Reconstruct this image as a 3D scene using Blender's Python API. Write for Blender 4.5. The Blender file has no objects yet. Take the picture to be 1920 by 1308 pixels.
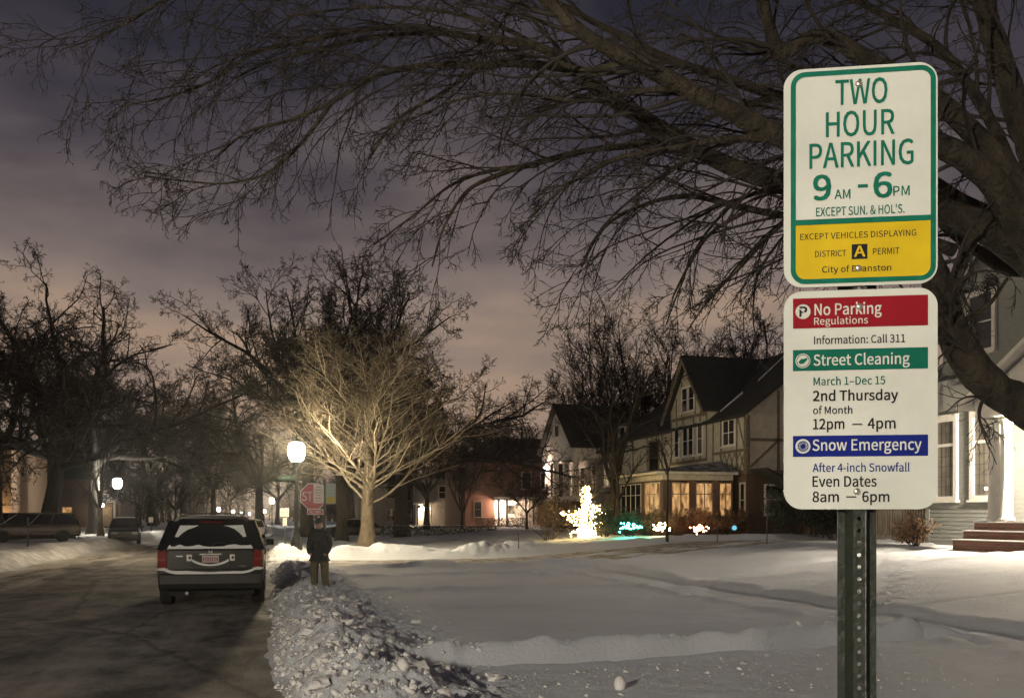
import bpy, bmesh, math, random
import numpy as np
from mathutils import Vector, Matrix

# ------------------------------------------------------------------ scene, camera, sky, exposure
scene = bpy.context.scene
col = scene.collection
PI = math.pi
CAM_Z = 1.72
YAW = math.radians(14.47)            # the street runs along +Y, the camera looks to the right of it
FOC = 1800.0                         # focal length in pixels of a 1920 px wide frame

cam_d = bpy.data.cameras.new('camera')
cam = bpy.data.objects.new('camera', cam_d); col.objects.link(cam)
cam.location = (0, 0, CAM_Z)
cam.rotation_euler = (math.radians(90), 0, -YAW)
cam_d.sensor_width = 36.0
cam_d.lens = 36.0 * FOC / 1920.0
cam_d.shift_y = (968 - 654) / 1920.0
cam_d.clip_start = 0.05
cam_d.clip_end = 5000
scene.camera = cam

scene.view_settings.view_transform = 'Standard'
scene.view_settings.look = 'None'
scene.view_settings.exposure = 0.30
scene.view_settings.gamma = 1.0
scene.view_settings.use_curve_mapping = False
scene.cycles.use_denoising = True
scene.cycles.use_adaptive_sampling = True
scene.cycles.adaptive_threshold = 0.02
scene.cycles.max_bounces = 5
scene.cycles.diffuse_bounces = 2
scene.cycles.glossy_bounces = 2
scene.cycles.transmission_bounces = 4
scene.cycles.volume_bounces = 0
scene.cycles.sample_clamp_indirect = 4.0
scene.cycles.sample_clamp_direct = 0.0
scene.cycles.volume_step_rate = 10.0
scene.cycles.volume_max_steps = 64

world = bpy.data.worlds.new('World'); scene.world = world
world.use_nodes = True
wn, wl = world.node_tree.nodes, world.node_tree.links
wn.clear()
w_out = wn.new('ShaderNodeOutputWorld')
w_bg = wn.new('ShaderNodeBackground')
w_tc = wn.new('ShaderNodeTexCoord')
w_sep = wn.new('ShaderNodeSeparateXYZ')
w_ramp = wn.new('ShaderNodeValToRGB')
wl.new(w_tc.outputs['Generated'], w_sep.inputs[0])
w_map = wn.new('ShaderNodeMapping'); w_map.inputs['Scale'].default_value = (2.1, 2.1, 7.0); w_map.inputs['Location'].default_value = (1.1, 5.2, 2.25)
wl.new(w_tc.outputs['Generated'], w_map.inputs['Vector'])
w_noi = wn.new('ShaderNodeTexNoise'); w_noi.inputs['Scale'].default_value = 1.9
w_noi.inputs['Detail'].default_value = 5.0; w_noi.inputs['Roughness'].default_value = 0.5
wl.new(w_map.outputs[0], w_noi.inputs['Vector'])
# cloud edges wander: the height of the glow is shifted by the noise
w_m1 = wn.new('ShaderNodeMath'); w_m1.operation = 'MULTIPLY_ADD'
w_m1.inputs[1].default_value = -0.32; w_m1.inputs[2].default_value = 0.158
wl.new(w_noi.outputs['Fac'], w_m1.inputs[0])
w_m2 = wn.new('ShaderNodeMath'); w_m2.operation = 'ADD'
wl.new(w_sep.outputs['Z'], w_m2.inputs[0]); wl.new(w_m1.outputs[0], w_m2.inputs[1])
wl.new(w_m2.outputs[0], w_ramp.inputs[0])
cr = w_ramp.color_ramp
stops = [(0.0, (.318, .228, .166)), (0.14, (.300, .218, .162)), (0.20, (.198, .157, .139)), (0.28, (.124, .102, .101)),
         (0.35, (.064, .054, .063)), (0.45, (.022, .0215, .031)), (1.0, (.013, .014, .025))]
cr.elements[0].position, cr.elements[0].color = stops[0][0], (*stops[0][1], 1)
cr.elements[1].position, cr.elements[1].color = stops[-1][0], (*stops[-1][1], 1)
for p, c in stops[1:-1]:
    e = cr.elements.new(p); e.color = (*c, 1)
w_sky = wn.new('ShaderNodeTexSky'); w_sky.sky_type = 'NISHITA'; w_sky.sun_disc = False
w_sky.sun_elevation = math.radians(-6.0); w_sky.sun_rotation = math.radians(200)
w_add = wn.new('ShaderNodeMix'); w_add.data_type = 'RGBA'; w_add.blend_type = 'ADD'
w_add.inputs['Factor'].default_value = 0.05
w_n2 = wn.new('ShaderNodeTexNoise'); w_n2.inputs['Scale'].default_value = 3.1; w_n2.inputs['Detail'].default_value = 6.0; w_n2.inputs['Roughness'].default_value = .58
w_mp2 = wn.new('ShaderNodeMapping'); w_mp2.inputs['Scale'].default_value = (1.0, 1.0, 2.2); w_mp2.inputs['Location'].default_value = (2.0, .7, .3)
wl.new(w_tc.outputs['Generated'], w_mp2.inputs['Vector']); wl.new(w_mp2.outputs[0], w_n2.inputs['Vector'])
w_r2 = wn.new('ShaderNodeValToRGB')
w_r2.color_ramp.elements[0].position = .36; w_r2.color_ramp.elements[0].color = (.78, .79, .84, 1)
w_r2.color_ramp.elements[1].position = .64; w_r2.color_ramp.elements[1].color = (1.17, 1.12, 1.06, 1)
wl.new(w_n2.outputs['Fac'], w_r2.inputs[0])
w_mul = wn.new('ShaderNodeMix'); w_mul.data_type = 'RGBA'; w_mul.blend_type = 'MULTIPLY'; w_mul.inputs['Factor'].default_value = 1.0
wl.new(w_ramp.outputs[0], w_mul.inputs[6]); wl.new(w_r2.outputs[0], w_mul.inputs[7])
wl.new(w_mul.outputs[2], w_add.inputs[6]); wl.new(w_sky.outputs[0], w_add.inputs[7])
wl.new(w_add.outputs[2], w_bg.inputs['Color'])
w_bg.inputs['Strength'].default_value = 1.0
wl.new(w_bg.outputs[0], w_out.inputs['Surface'])

# ------------------------------------------------------------------ helpers
CY, SY = math.cos(YAW), math.sin(YAW)
def at(px, py, t):
    """a point of the place from its pixel in the photograph and its distance in front of the camera"""
    u = (px - 960) / FOC
    return np.array([t * (u * CY + SY), t * (CY - u * SY), CAM_Z - (py - 968) / FOC * t])

def link(o, parent=None):
    col.objects.link(o)
    if parent is not None:
        o.parent = parent
    return o

def tag(o, label, cat, group=None, kind=None):
    if label: o['label'] = label
    if cat: o['category'] = cat
    if group: o['group'] = group
    if kind: o['kind'] = kind
    return o

def empty(name, loc=(0, 0, 0), rz=0.0, label=None, cat=None, group=None):
    o = bpy.data.objects.new(name, None); col.objects.link(o)
    o.location = loc; o.rotation_euler = (0, 0, rz); o.empty_display_size = 0.2
    return tag(o, label, cat, group)

def copy_tree(o, parent=None):
    c = o.copy(); col.objects.link(c); c.parent = parent
    for ch in o.children:
        copy_tree(ch, c)
    return c

class MB:
    """collects shapes, builds one mesh object"""
    def __init__(self):
        self.v = []; self.f = []; self.nv = 0; self.big = []
    def add(self, verts, faces):
        b = self.nv
        self.v += [tuple(map(float, p)) for p in verts]
        self.f += [[i + b for i in f] for f in faces]
        self.nv += len(verts)
        return self
    def box(self, x0, x1, y0, y1, z0, z1):
        return self.add([(x0, y0, z0), (x1, y0, z0), (x1, y1, z0), (x0, y1, z0), (x0, y0, z1), (x1, y0, z1), (x1, y1, z1), (x0, y1, z1)],
                        [(0, 3, 2, 1), (4, 5, 6, 7), (0, 1, 5, 4), (1, 2, 6, 5), (2, 3, 7, 6), (3, 0, 4, 7)])
    def prism(self, poly, ext):
        n = len(poly); e = np.array(ext, float)
        vs = [np.array(p, float) for p in poly] + [np.array(p, float) + e for p in poly]
        fs = [list(range(n))[::-1], [n + i for i in range(n)]] + [(i, (i + 1) % n, n + (i + 1) % n, n + i) for i in range(n)]
        return self.add(vs, fs)
    def bar(self, a, b, w, h=None):
        a = np.array(a, float); b = np.array(b, float); h = h or w
        d = (b - a) / max(np.linalg.norm(b - a), 1e-9)
        up = np.array([0, 0, 1.0]) if abs(d[2]) < .95 else np.array([0, 1.0, 0])
        s = np.cross(d, up); s /= np.linalg.norm(s); q = np.cross(s, d)
        c = [a - s * w / 2 - q * h / 2, a + s * w / 2 - q * h / 2, a + s * w / 2 + q * h / 2, a - s * w / 2 + q * h / 2]
        return self.prism(c, b - a)
    def lathe(self, prof, n=16, c=(0, 0, 0)):
        vs, fs = [], []
        for r, z in prof:
            for k in range(n):
                a = 2 * PI * k / n
                vs.append((c[0] + r * math.cos(a), c[1] + r * math.sin(a), c[2] + z))
        m = len(prof)
        for i in range(m - 1):
            for k in range(n):
                fs.append((i * n + k, i * n + (k + 1) % n, (i + 1) * n + (k + 1) % n, (i + 1) * n + k))
        fs.append([k for k in range(n)][::-1]); fs.append([(m - 1) * n + k for k in range(n)])
        return self.add(vs, fs)
    def tube(self, pts, rads, sides=8):
        P = np.array(pts, float)[None]; R = np.array(rads, float)[None]
        v, f = tube_arrays(P, R, sides)
        n = len(pts)
        caps = [list(range(sides))[::-1], [(n - 1) * sides + k for k in range(sides)]]
        return self.add(v, [list(q) for q in f] + caps)
    def ball(self, c, r, rng=None, jitter=0.0, sub=1, sq=(1, 1, 1)):
        v, f = ICO[sub]
        vv = v.copy()
        if jitter and rng is not None:
            vv = vv * (1 + rng.uniform(-jitter, jitter, (len(v), 1)))
        vv = vv * r * np.array(sq) + np.array(c)
        return self.add(vv, f)
    def arrays(self, v, f):
        self.big.append((v, f)); return self
    def mesh(self, name, smooth=False):
        me = bpy.data.meshes.new(name)
        if self.big:
            V = [np.asarray(v, np.float32) for v, f in self.big]; F = []
            off = 0
            for v, f in self.big:
                F.append(np.asarray(f, np.int32) + off); off += len(v)
            V = np.concatenate(V); F = np.concatenate(F)
            np_mesh(me, V, F)
        else:
            me.from_pydata(self.v, [], self.f); me.update()
        if smooth:
            me.polygons.foreach_set('use_smooth', np.ones(len(me.polygons), bool))
        return me
    def build(self, name, mat, parent=None, smooth=False, bevel=0.0, loc=None):
        me = self.mesh(name, smooth)
        if mat is not None:
            me.materials.append(mat)
        o = bpy.data.objects.new(name, me)
        link(o, parent)
        if loc is not None: o.location = loc
        if bevel:
            m = o.modifiers.new('bevel', 'BEVEL'); m.width = bevel; m.segments = 2
            m.limit_method = 'ANGLE'; m.angle_limit = math.radians(35)
        return o

def np_mesh(me, V, F):
    k = F.shape[1]
    me.vertices.add(len(V)); me.vertices.foreach_set('co', V.astype(np.float32).ravel())
    me.loops.add(F.size); me.loops.foreach_set('vertex_index', F.astype(np.int32).ravel())
    me.polygons.add(len(F))
    me.polygons.foreach_set('loop_start', np.arange(0, F.size, k, dtype=np.int32))
    me.polygons.foreach_set('loop_total', np.full(len(F), k, dtype=np.int32))
    me.update(calc_edges=True)

def _ico(sub):
    bm = bmesh.new(); bmesh.ops.create_icosphere(bm, subdivisions=sub, radius=1.0)
    v = np.array([p.co[:] for p in bm.verts]); f = [[q.index for q in p.verts] for p in bm.faces]
    bm.free(); return v, f
ICO = {1: _ico(1), 2: _ico(2), 3: _ico(3)}

def _norm(a):
    return a / np.maximum(np.linalg.norm(a, axis=-1, keepdims=True), 1e-9)

def tube_arrays(P, R, sides):
    N, K, _ = P.shape
    T = _norm(np.gradient(P, axis=1))
    mean = _norm(T.mean(axis=1))
    ref = np.where(np.abs(mean[:, 2:3]) < 0.8, np.array([[0, 0, 1.0]]), np.array([[1.0, 0, 0]]))
    U = _norm(np.cross(T, ref[:, None, :])); V = np.cross(T, U)
    a = np.arange(sides) * 2 * PI / sides
    ring = P[:, :, None, :] + R[:, :, None, None] * (np.cos(a)[None, None, :, None] * U[:, :, None, :] + np.sin(a)[None, None, :, None] * V[:, :, None, :])
    verts = ring.reshape(-1, 3)
    base = (np.arange(N)[:, None, None] * K + np.arange(K - 1)[None, :, None]) * sides
    k0 = np.arange(sides)[None, None, :]; k1 = (k0 + 1) % sides
    f = np.stack([base + k0, base + k1, base + sides + k1, base + sides + k0], axis=-1).reshape(-1, 4)
    return verts, f

# lattice value noise, vectorised
def vnoise(x, y, seed=0):
    x = np.asarray(x, float); y = np.asarray(y, float)
    xi = np.floor(x).astype(np.int64); yi = np.floor(y).astype(np.int64)
    fx = x - xi; fy = y - yi
    fx = fx * fx * (3 - 2 * fx); fy = fy * fy * (3 - 2 * fy)
    def h(a, b):
        n = (a * 374761393 + b * 668265263 + seed * 974711) & 0x7fffffff
        n = ((n ^ (n >> 13)) * 1274126177) & 0x7fffffff
        n = (n ^ (n >> 16)) & 0xffff
        return n / 65535.0
    return (h(xi, yi) * (1 - fx) + h(xi + 1, yi) * fx) * (1 - fy) + (h(xi, yi + 1) * (1 - fx) + h(xi + 1, yi + 1) * fx) * fy
def fbm(x, y, seed=0, oct=4):
    s = 0; a = .5
    for i in range(oct):
        s = s + a * (vnoise(x * 2 ** i, y * 2 ** i, seed + i) - .5); a *= .5
    return s * 2
def sstep(a, b, x):
    t = np.clip((np.asarray(x, float) - a) / (b - a), 0, 1); return t * t * (3 - 2 * t)

# ------------------------------------------------------------------ materials
def new_mat(name):
    m = bpy.data.materials.new(name); m.use_nodes = True
    n = m.node_tree.nodes; l = m.node_tree.links
    return m, n, l, n['Principled BSDF']

def mat(name, c, rough=.6, var=.25, scale=6.0, bump=0.0, bscale=None, metal=0.0, c2=None, stretch=None, spec=None):
    """plain surface with uneven colour, gloss and relief in object space"""
    m, n, l, b = new_mat(name)
    tc = n.new('ShaderNodeTexCoord'); src = tc.outputs['Object']
    if stretch:
        mp = n.new('ShaderNodeMapping'); mp.inputs['Scale'].default_value = stretch
        l.new(src, mp.inputs['Vector']); src = mp.outputs[0]
    no = n.new('ShaderNodeTexNoise'); no.inputs['Scale'].default_value = scale; no.inputs['Detail'].default_value = 5
    l.new(src, no.inputs['Vector'])
    rp = n.new('ShaderNodeValToRGB')
    lo = tuple(max(0, x * (1 - var)) for x in c); hi = c2 or tuple(min(1, x * (1 + var)) for x in c)
    rp.color_ramp.elements[0].position = .32; rp.color_ramp.elements[0].color = (*lo, 1)
    rp.color_ramp.elements[1].position = .68; rp.color_ramp.elements[1].color = (*hi, 1)
    l.new(no.outputs['Fac'], rp.inputs[0]); l.new(rp.outputs[0], b.inputs['Base Color'])
    b.inputs['Roughness'].default_value = rough; b.inputs['Metallic'].default_value = metal
    if spec is not None: b.inputs['Specular IOR Level'].default_value = spec
    if bump:
        n2 = n.new('ShaderNodeTexNoise'); n2.inputs['Scale'].default_value = bscale or scale * 4; n2.inputs['Detail'].default_value = 4
        l.new(src, n2.inputs['Vector'])
        bp = n.new('ShaderNodeBump'); bp.inputs['Strength'].default_value = bump; bp.inputs['Distance'].default_value = .05
        l.new(n2.outputs['Fac'], bp.inputs['Height']); l.new(bp.outputs[0], b.inputs['Normal'])
    return m

def emit(name, c, s):
    m = bpy.data.materials.new(name); m.use_nodes = True
    n = m.node_tree.nodes; l = m.node_tree.links; n.clear()
    o = n.new('ShaderNodeOutputMaterial'); e = n.new('ShaderNodeEmission')
    e.inputs['Color'].default_value = (*c, 1); e.inputs['Strength'].default_value = s
    l.new(e.outputs[0], o.inputs['Surface']); return m

def lit_glass(name, c, s):
    """a lit window: curtain and room seen unevenly through the pane"""
    m, n, l, b = new_mat(name)
    tc = n.new('ShaderNodeTexCoord')
    mp = n.new('ShaderNodeMapping'); mp.inputs['Scale'].default_value = (2.2, 2.2, .7)
    l.new(tc.outputs['Object'], mp.inputs[0])
    no = n.new('ShaderNodeTexNoise'); no.inputs['Scale'].default_value = 2.2; no.inputs['Detail'].default_value = 3
    l.new(mp.outputs[0], no.inputs['Vector'])
    rp = n.new('ShaderNodeValToRGB')
    rp.color_ramp.elements[0].position = .35; rp.color_ramp.elements[0].color = (c[0] * .18, c[1] * .13, c[2] * .08, 1)
    rp.color_ramp.elements[1].position = .62; rp.color_ramp.elements[1].color = (*c, 1)
    l.new(no.outputs['Fac'], rp.inputs[0]); l.new(rp.outputs[0], b.inputs['Emission Color'])
    b.inputs['Emission Strength'].default_value = s
    b.inputs['Base Color'].default_value = (.02, .02, .02, 1); b.inputs['Roughness'].default_value = .08
    return m

def brick_mat(name, c1, c2, mortar, scale=1.0):
    m, n, l, b = new_mat(name)
    tc = n.new('ShaderNodeTexCoord')
    sx = n.new('ShaderNodeSeparateXYZ'); l.new(tc.outputs['Object'], sx.inputs[0])
    ad = n.new('ShaderNodeMath'); ad.operation = 'ADD'; l.new(sx.outputs[0], ad.inputs[0]); l.new(sx.outputs[1], ad.inputs[1])
    cb = n.new('ShaderNodeCombineXYZ'); l.new(ad.outputs[0], cb.inputs[0]); l.new(sx.outputs[2], cb.inputs[1])
    br = n.new('ShaderNodeTexBrick'); l.new(cb.outputs[0], br.inputs['Vector'])
    br.inputs['Color1'].default_value = (*c1, 1); br.inputs['Color2'].default_value = (*c2, 1); br.inputs['Mortar'].default_value = (*mortar, 1)
    br.inputs['Scale'].default_value = scale; br.inputs['Mortar Size'].default_value = .01
    br.inputs['Brick Width'].default_value = .21; br.inputs['Row Height'].default_value = .07
    l.new(br.outputs['Color'], b.inputs['Base Color']); b.inputs['Roughness'].default_value = .9
    bp = n.new('ShaderNodeBump'); bp.inputs['Strength'].default_value = .5; bp.inputs['Distance'].default_value = .01; bp.invert = True
    l.new(br.outputs['Fac'], bp.inputs['Height']); l.new(bp.outputs[0], b.inputs['Normal'])
    return m

def snow_mat(name, base=(.74, .75, .78), dirt=(.20, .17, .14), amount=.0, bump=.6, fine=22.0):
    m, n, l, b = new_mat(name)
    tc = n.new('ShaderNodeTexCoord')
    n1 = n.new('ShaderNodeTexNoise'); n1.inputs['Scale'].default_value = 2.3; n1.inputs['Detail'].default_value = 7; n1.inputs['Roughness'].default_value = .62
    l.new(tc.outputs['Object'], n1.inputs['Vector'])
    rp = n.new('ShaderNodeValToRGB')
    rp.color_ramp.elements[0].position = .30 + .14 * amount; rp.color_ramp.elements[0].color = tuple(base[i] * (1 - amount) + dirt[i] * amount for i in range(3)) + (1,)
    rp.color_ramp.elements[1].position = .62; rp.color_ramp.elements[1].color = (*base, 1)
    l.new(n1.outputs['Fac'], rp.inputs[0]); l.new(rp.outputs[0], b.inputs['Base Color'])
    b.inputs['Roughness'].default_value = .75; b.inputs['Specular IOR Level'].default_value = .25
    n2 = n.new('ShaderNodeTexNoise'); n2.inputs['Scale'].default_value = fine; n2.inputs['Detail'].default_value = 6; n2.inputs['Roughness'].default_value = .65
    l.new(tc.outputs['Object'], n2.inputs['Vector'])
    bp = n.new('ShaderNodeBump'); bp.inputs['Strength'].default_value = bump; bp.inputs['Distance'].default_value = .03
    l.new(n2.outputs['Fac'], bp.inputs['Height']); l.new(bp.outputs[0], b.inputs['Normal'])
    return m

M = {}
M['snow'] = snow_mat('snow', amount=.12, bump=.55)
M['snow_dirty'] = snow_mat('ploughed_snow', base=(.66, .65, .66), amount=.55, bump=.8, fine=14)
M['clod'] = snow_mat('snow_clod', base=(.72, .71, .71), amount=.35, bump=.5, fine=30)
M['packed'] = snow_mat('packed_snow', base=(.50, .47, .44), dirt=(.14, .12, .10), amount=.8, bump=.5, fine=9)
M['carsnow'] = snow_mat('snow_on_car', base=(.70, .72, .72), amount=.1, bump=.4, fine=40)
M['bark'] = mat('bark_brown', (.031, .0245, .0155), .92, .65, 7, 1.0, 16, stretch=(1, 1, .35))
def furrow(m):
    n = m.node_tree.nodes; l = m.node_tree.links; b = n['Principled BSDF']
    tc = n.new('ShaderNodeTexCoord'); mp = n.new('ShaderNodeMapping'); mp.inputs['Scale'].default_value = (7, 7, 7); l.new(tc.outputs['Object'], mp.inputs[0])
    no = n.new('ShaderNodeTexNoise'); no.inputs['Scale'].default_value = 1.4; l.new(mp.outputs[0], no.inputs['Vector'])
    mx = n.new('ShaderNodeMix'); mx.data_type = 'RGBA'; mx.inputs['Factor'].default_value = .35; l.new(mp.outputs[0], mx.inputs[6]); l.new(no.outputs['Color'], mx.inputs[7])
    vo = n.new('ShaderNodeTexVoronoi'); vo.inputs['Scale'].default_value = 2.6; vo.feature = 'DISTANCE_TO_EDGE'; l.new(mx.outputs[2], vo.inputs['Vector'])
    n3 = n.new('ShaderNodeTexNoise'); n3.inputs['Scale'].default_value = 9; n3.inputs['Detail'].default_value = 6; l.new(mp.outputs[0], n3.inputs['Vector'])
    ad = n.new('ShaderNodeMath'); ad.operation = 'MULTIPLY_ADD'; ad.inputs[1].default_value = .5; l.new(n3.outputs['Fac'], ad.inputs[0]); l.new(vo.outputs['Distance'], ad.inputs[2])
    bp = n.new('ShaderNodeBump'); bp.inputs['Strength'].default_value = 1.0; bp.inputs['Distance'].default_value = .05
    l.new(ad.outputs[0], bp.inputs['Height']); l.new(bp.outputs[0], b.inputs['Normal'])
furrow(M['bark'])
M['bark_dark'] = mat('bark_dark', (.019, .0155, .0125), .92, .4, 8, .8, 22, stretch=(1, 1, .35))
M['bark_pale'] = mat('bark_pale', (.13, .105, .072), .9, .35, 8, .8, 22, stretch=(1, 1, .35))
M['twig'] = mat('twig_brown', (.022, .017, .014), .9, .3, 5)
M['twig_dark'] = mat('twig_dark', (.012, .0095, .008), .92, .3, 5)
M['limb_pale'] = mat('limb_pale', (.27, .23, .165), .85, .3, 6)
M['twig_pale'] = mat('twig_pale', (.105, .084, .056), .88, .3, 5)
M['black_metal'] = mat('black_metal', (.015, .018, .018), .5, .3, 12, .1)
M['globe'] = emit('lamp_globe', (1.0, .82, .53), 640.0)
M['globe_dim'] = emit('lamp_globe_dim', (1.0, .89, .70), 1250.0)
M['globe_white'] = emit('lamp_globe_white', (1.0, .93, .76), 420.0)
M['white_paint'] = mat('white_paint', (.72, .70, .66), .6, .08, 4)
M['cream'] = mat('cream_stucco', (.46, .44, .36), .9, .14, 3, .3, 30)
M['timber'] = mat('dark_timber', (.15, .125, .09), .85, .3, 6, .3, 20)
M['brick'] = brick_mat('red_brick', (.17, .07, .045), (.11, .045, .032), (.16, .13, .11))
M['brick_dark'] = brick_mat('brown_brick', (.10, .055, .04), (.07, .04, .03), (.10, .085, .07))
M['roof'] = mat('dark_shingle', (.022, .024, .024), .9, .35, 5, .5, 30)
M['roof_snow'] = snow_mat('roof_with_thin_snow', base=(.34, .35, .36), dirt=(.05, .05, .05), amount=.9, bump=.3)
M['glass_dark'] = mat('dark_window_glass', (.012, .014, .018), .06, .2, 2, spec=.8)
M['glass_warm'] = lit_glass('lit_window_orange', (1.0, .56, .22), .62)
M['glass_pale'] = lit_glass('lit_window_pale', (1.0, .80, .50), .42)
M['grey_siding'] = mat('grey_siding', (.23, .24, .23), .75, .10, 3, .1, 40, stretch=(1, 1, 6))
M['grey_stone'] = mat('grey_wall', (.24, .22, .20), .9, .2, 3, .2)
M['brown_wood'] = mat('weathered_fence_wood', (.20, .165, .13), .9, .3, 5, .4, 18, stretch=(4, 4, .6))
M['step_brick'] = brick_mat('step_brick', (.20, .068, .042), (.14, .05, .034), (.14, .115, .095))
M['leaf_dry'] = mat('dry_leaves', (.22, .13, .07), .85, .4, 8)
M['leaf_dark'] = mat('evergreen_leaves', (.022, .034, .020), .8, .4, 6)
M['leaf_brown'] = mat('brown_shrub_leaves', (.13, .085, .05), .85, .4, 8)
# ------------------------------------------------------------------ ground
def base_right(x, y):
    return .10 + (.76 - .18 * sstep(35, 43, y)) * sstep(8.5, 19.5, x)

FOOT = []
_fr = np.random.default_rng(8)
for (ax, ay, bx, by, n_) in ((1.9, 20.6, 9.0, 21.9, 17), (3.2, 17.4, 8.6, 12.4, 15), (10.4, 14.5, 17.5, 22.5, 22), (4.5, 27.8, 9.2, 24.0, 12)):
    a_ = math.atan2(by - ay, bx - ax)
    for k_ in range(n_):
        t_ = k_ / (n_ - 1); s_ = .11 * (1 if k_ % 2 else -1)
        b_ = a_ + _fr.normal(0, .15)
        FOOT.append((ax + (bx - ax) * t_ - math.sin(a_) * s_ + _fr.normal(0, .05), ay + (by - ay) * t_ + math.cos(a_) * s_ + _fr.normal(0, .05) + .35 * math.sin(t_ * 3), math.cos(b_), math.sin(b_)))
def gz(x, y, detail=True):
    """height of the snow to the right of the road"""
    x = np.asarray(x, float); y = np.asarray(y, float)
    z = base_right(x, y)
    wob = fbm(x * .35, y * .35, 3, 3) * .5
    street = sstep(30.2, 31.2, y + wob) * (1 - sstep(38.6, 39.6, y + wob))           # the cross street
    z = z - .12 * street * sstep(0.5, 4, x)
    z = z * (1 - street * (1 - sstep(.4, 3.0, x)))
    # banks on both sides of the cross street
    for yc, hh, w in ((29.4, .27, .75), (40.4, .42, .95)):
        lump = .45 + .9 * np.clip(fbm(x * .55, y * .6, 11, 4) + .35, 0, 1) + .55 * fbm(x * 1.7, y * 1.7, 12, 4)
        z = z + hh * lump * np.exp(-((y + wob - yc) / w) ** 2) * sstep(1.6, 3.5, x) * (1 - .6 * sstep(9, 15, x))
    # kerb bank along the road
    hb = .29 + .10 * fbm(y * .5, y * 0 + 7, 5, 2)
    hb = hb * (1 - .78 * np.exp(-((y - 20.6) / 1.0) ** 2))                            # gap where people step through
    hb = hb + .12 * np.exp(-((y - 24.0) / 1.9) ** 2)
    hb = hb * (1 - sstep(28.6, 30.5, y) * (1 - sstep(39.5, 41.5, y)))
    hb = hb * (1 - .35 * sstep(44, 60, y))
    hb = hb * (.25 + .75 * sstep(6.6, 9.2, y))
    edge = .12 + .30 * (vnoise(y * .45, y * 0, 21) - .5) + .10 * fbm(x * 2.3, y * 1.3, 22, 4)
    xr = x - edge
    wide = 1.05 + .5 * vnoise(y * .3, y * 0 + 3, 9)
    bank = sstep(0.0, .62, xr) * (1 - sstep(.75, .75 + wide, xr))
    rough = bank * (1 + .55 * fbm(x * 1.6, y * 1.6, 31, 4))
    z = z * sstep(-.05, .75, xr) + hb * rough
    z = z - .09 * (1 - sstep(-.14, .06, xr))
    # shovelled walk from the kerb across the lawn, snow thrown up on its far side
    yc = 10.75 + .10 * (x - 2) + .30 * fbm(x * .5, x * 0, 41, 3)
    on = sstep(1.3, 2.0, x) * (1 - sstep(9.0, 9.8, x))
    d = y - yc
    z = z - .20 * on * sstep(-.85, -.62, d) * (1 - sstep(-.01, .06, d))
    lumpy = .6 + .8 * vnoise(x * 3.1, y * 2.2, 51)
    z = z + .16 * lumpy * on * np.exp(-((d - .15) / .12) ** 2) + .035 * lumpy * on * np.exp(-((d + .85) / .18) ** 2)
    z = z + .035 * on * (vnoise(x * 8, y * 8, 52) - .5) * np.exp(-((d - .1) / .25) ** 2)
    # the sidewalk along the street
    xs = 9.55 + .22 * fbm(y * .3, y * 0 + 2, 61, 3)
    dx = x - xs
    ons = sstep(3, 5, y) * (1 - sstep(28, 29.2, y))
    z = z - .075 * ons * sstep(-.85, -.70, dx) * (1 - sstep(.52, .66, dx))
    lump2 = .5 + vnoise(x * 2.4, y * 1.7, 71)
    z = z + .07 * lump2 * ons * np.exp(-((dx - .85) / .2) ** 2) + .05 * lump2 * ons * np.exp(-((dx + 1.05) / .2) ** 2)
    # trodden lines
    for (a, b, c, w, h) in ((21.6, -.10, 77, .28, .07), (16.4, .22, 88, .20, -.05), (25.7, .05, 78, .22, .06), (13.6, .05, 79, .12, -.03)):
        dd = y - (a + b * x + .55 * fbm(x * .35, x * 0, c, 3))
        z = z + h * np.exp(-(dd / w) ** 2) * sstep(1.8, 2.6, x) * (.4 + 1.2 * vnoise(x * 2, y * 2, c))
    # the path to the steps of the grey house
    dd = y - (22.0 + (x - 9.5) * .18)
    z = z - .07 * sstep(9.4, 10.4, x) * (1 - sstep(20, 21, x)) * np.exp(-(dd / .55) ** 4)
    if detail:
        far = sstep(6, 40, y)
        z = z + .035 * fbm(x * .9, y * .9, 101, 4) + (.02 + .07 * far) * fbm(x * .28, y * .28, 102, 3)
        disturbed = np.clip(sstep(2.6, 1.6, x) + .15, 0, 1)
        z = z + (.085 * disturbed) * fbm(x * 3.4, y * 3.4, 103, 4) * sstep(-.05, .3, xr)
        crag = 1 - np.abs(fbm(x * 5.5, y * 5.5, 113, 3)) * 2.2                      # broken slabs in the ploughed bank
        slab = np.clip(vnoise(x * 3.2 + .6 * vnoise(x * 7, y * 7, 114), y * 3.2, 115) - .45, 0, 1) * .22
        z = z + disturbed * sstep(.0, .35, xr) * (1 - sstep(2.0, 2.8, x)) * (.05 * crag - .04 + slab * .5 + .03 * (vnoise(x * 17, y * 17, 116) - .5) + .018 * (vnoise(x * 31, y * 31, 117) - .5))
        # broken snow scattered close to the camera
        near = 1 - sstep(9.4, 10.6, y - .1 * x)
        z = z + .035 * near * np.clip(fbm(x * 3.0, y * 3.0, 104, 3), 0, 1)
        prints = np.clip(fbm(x * 2.1, y * 2.1, 107, 3) - .20, 0, 1)
        z = z - .05 * prints * sstep(2.2, 3, x)
        for k in range(len(FOOT)):
            fx, fy, ca, sa = FOOT[k]
            du = (x - fx) * ca + (y - fy) * sa; dv = -(x - fx) * sa + (y - fy) * ca
            q = (du / .17) ** 2 + (dv / .08) ** 2
            z = np.where(q < 6, z - .075 * np.exp(-q ** 2) + .02 * np.exp(-((np.sqrt(q) - 1.5) / .4) ** 2), z)
        feet = np.clip(fbm(x * 1.3, y * 1.3, 105, 2) - .22, 0, 1)
        z = z - .22 * feet * sstep(39.8, 41, y) * sstep(2.5, 3.5, x)
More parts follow.
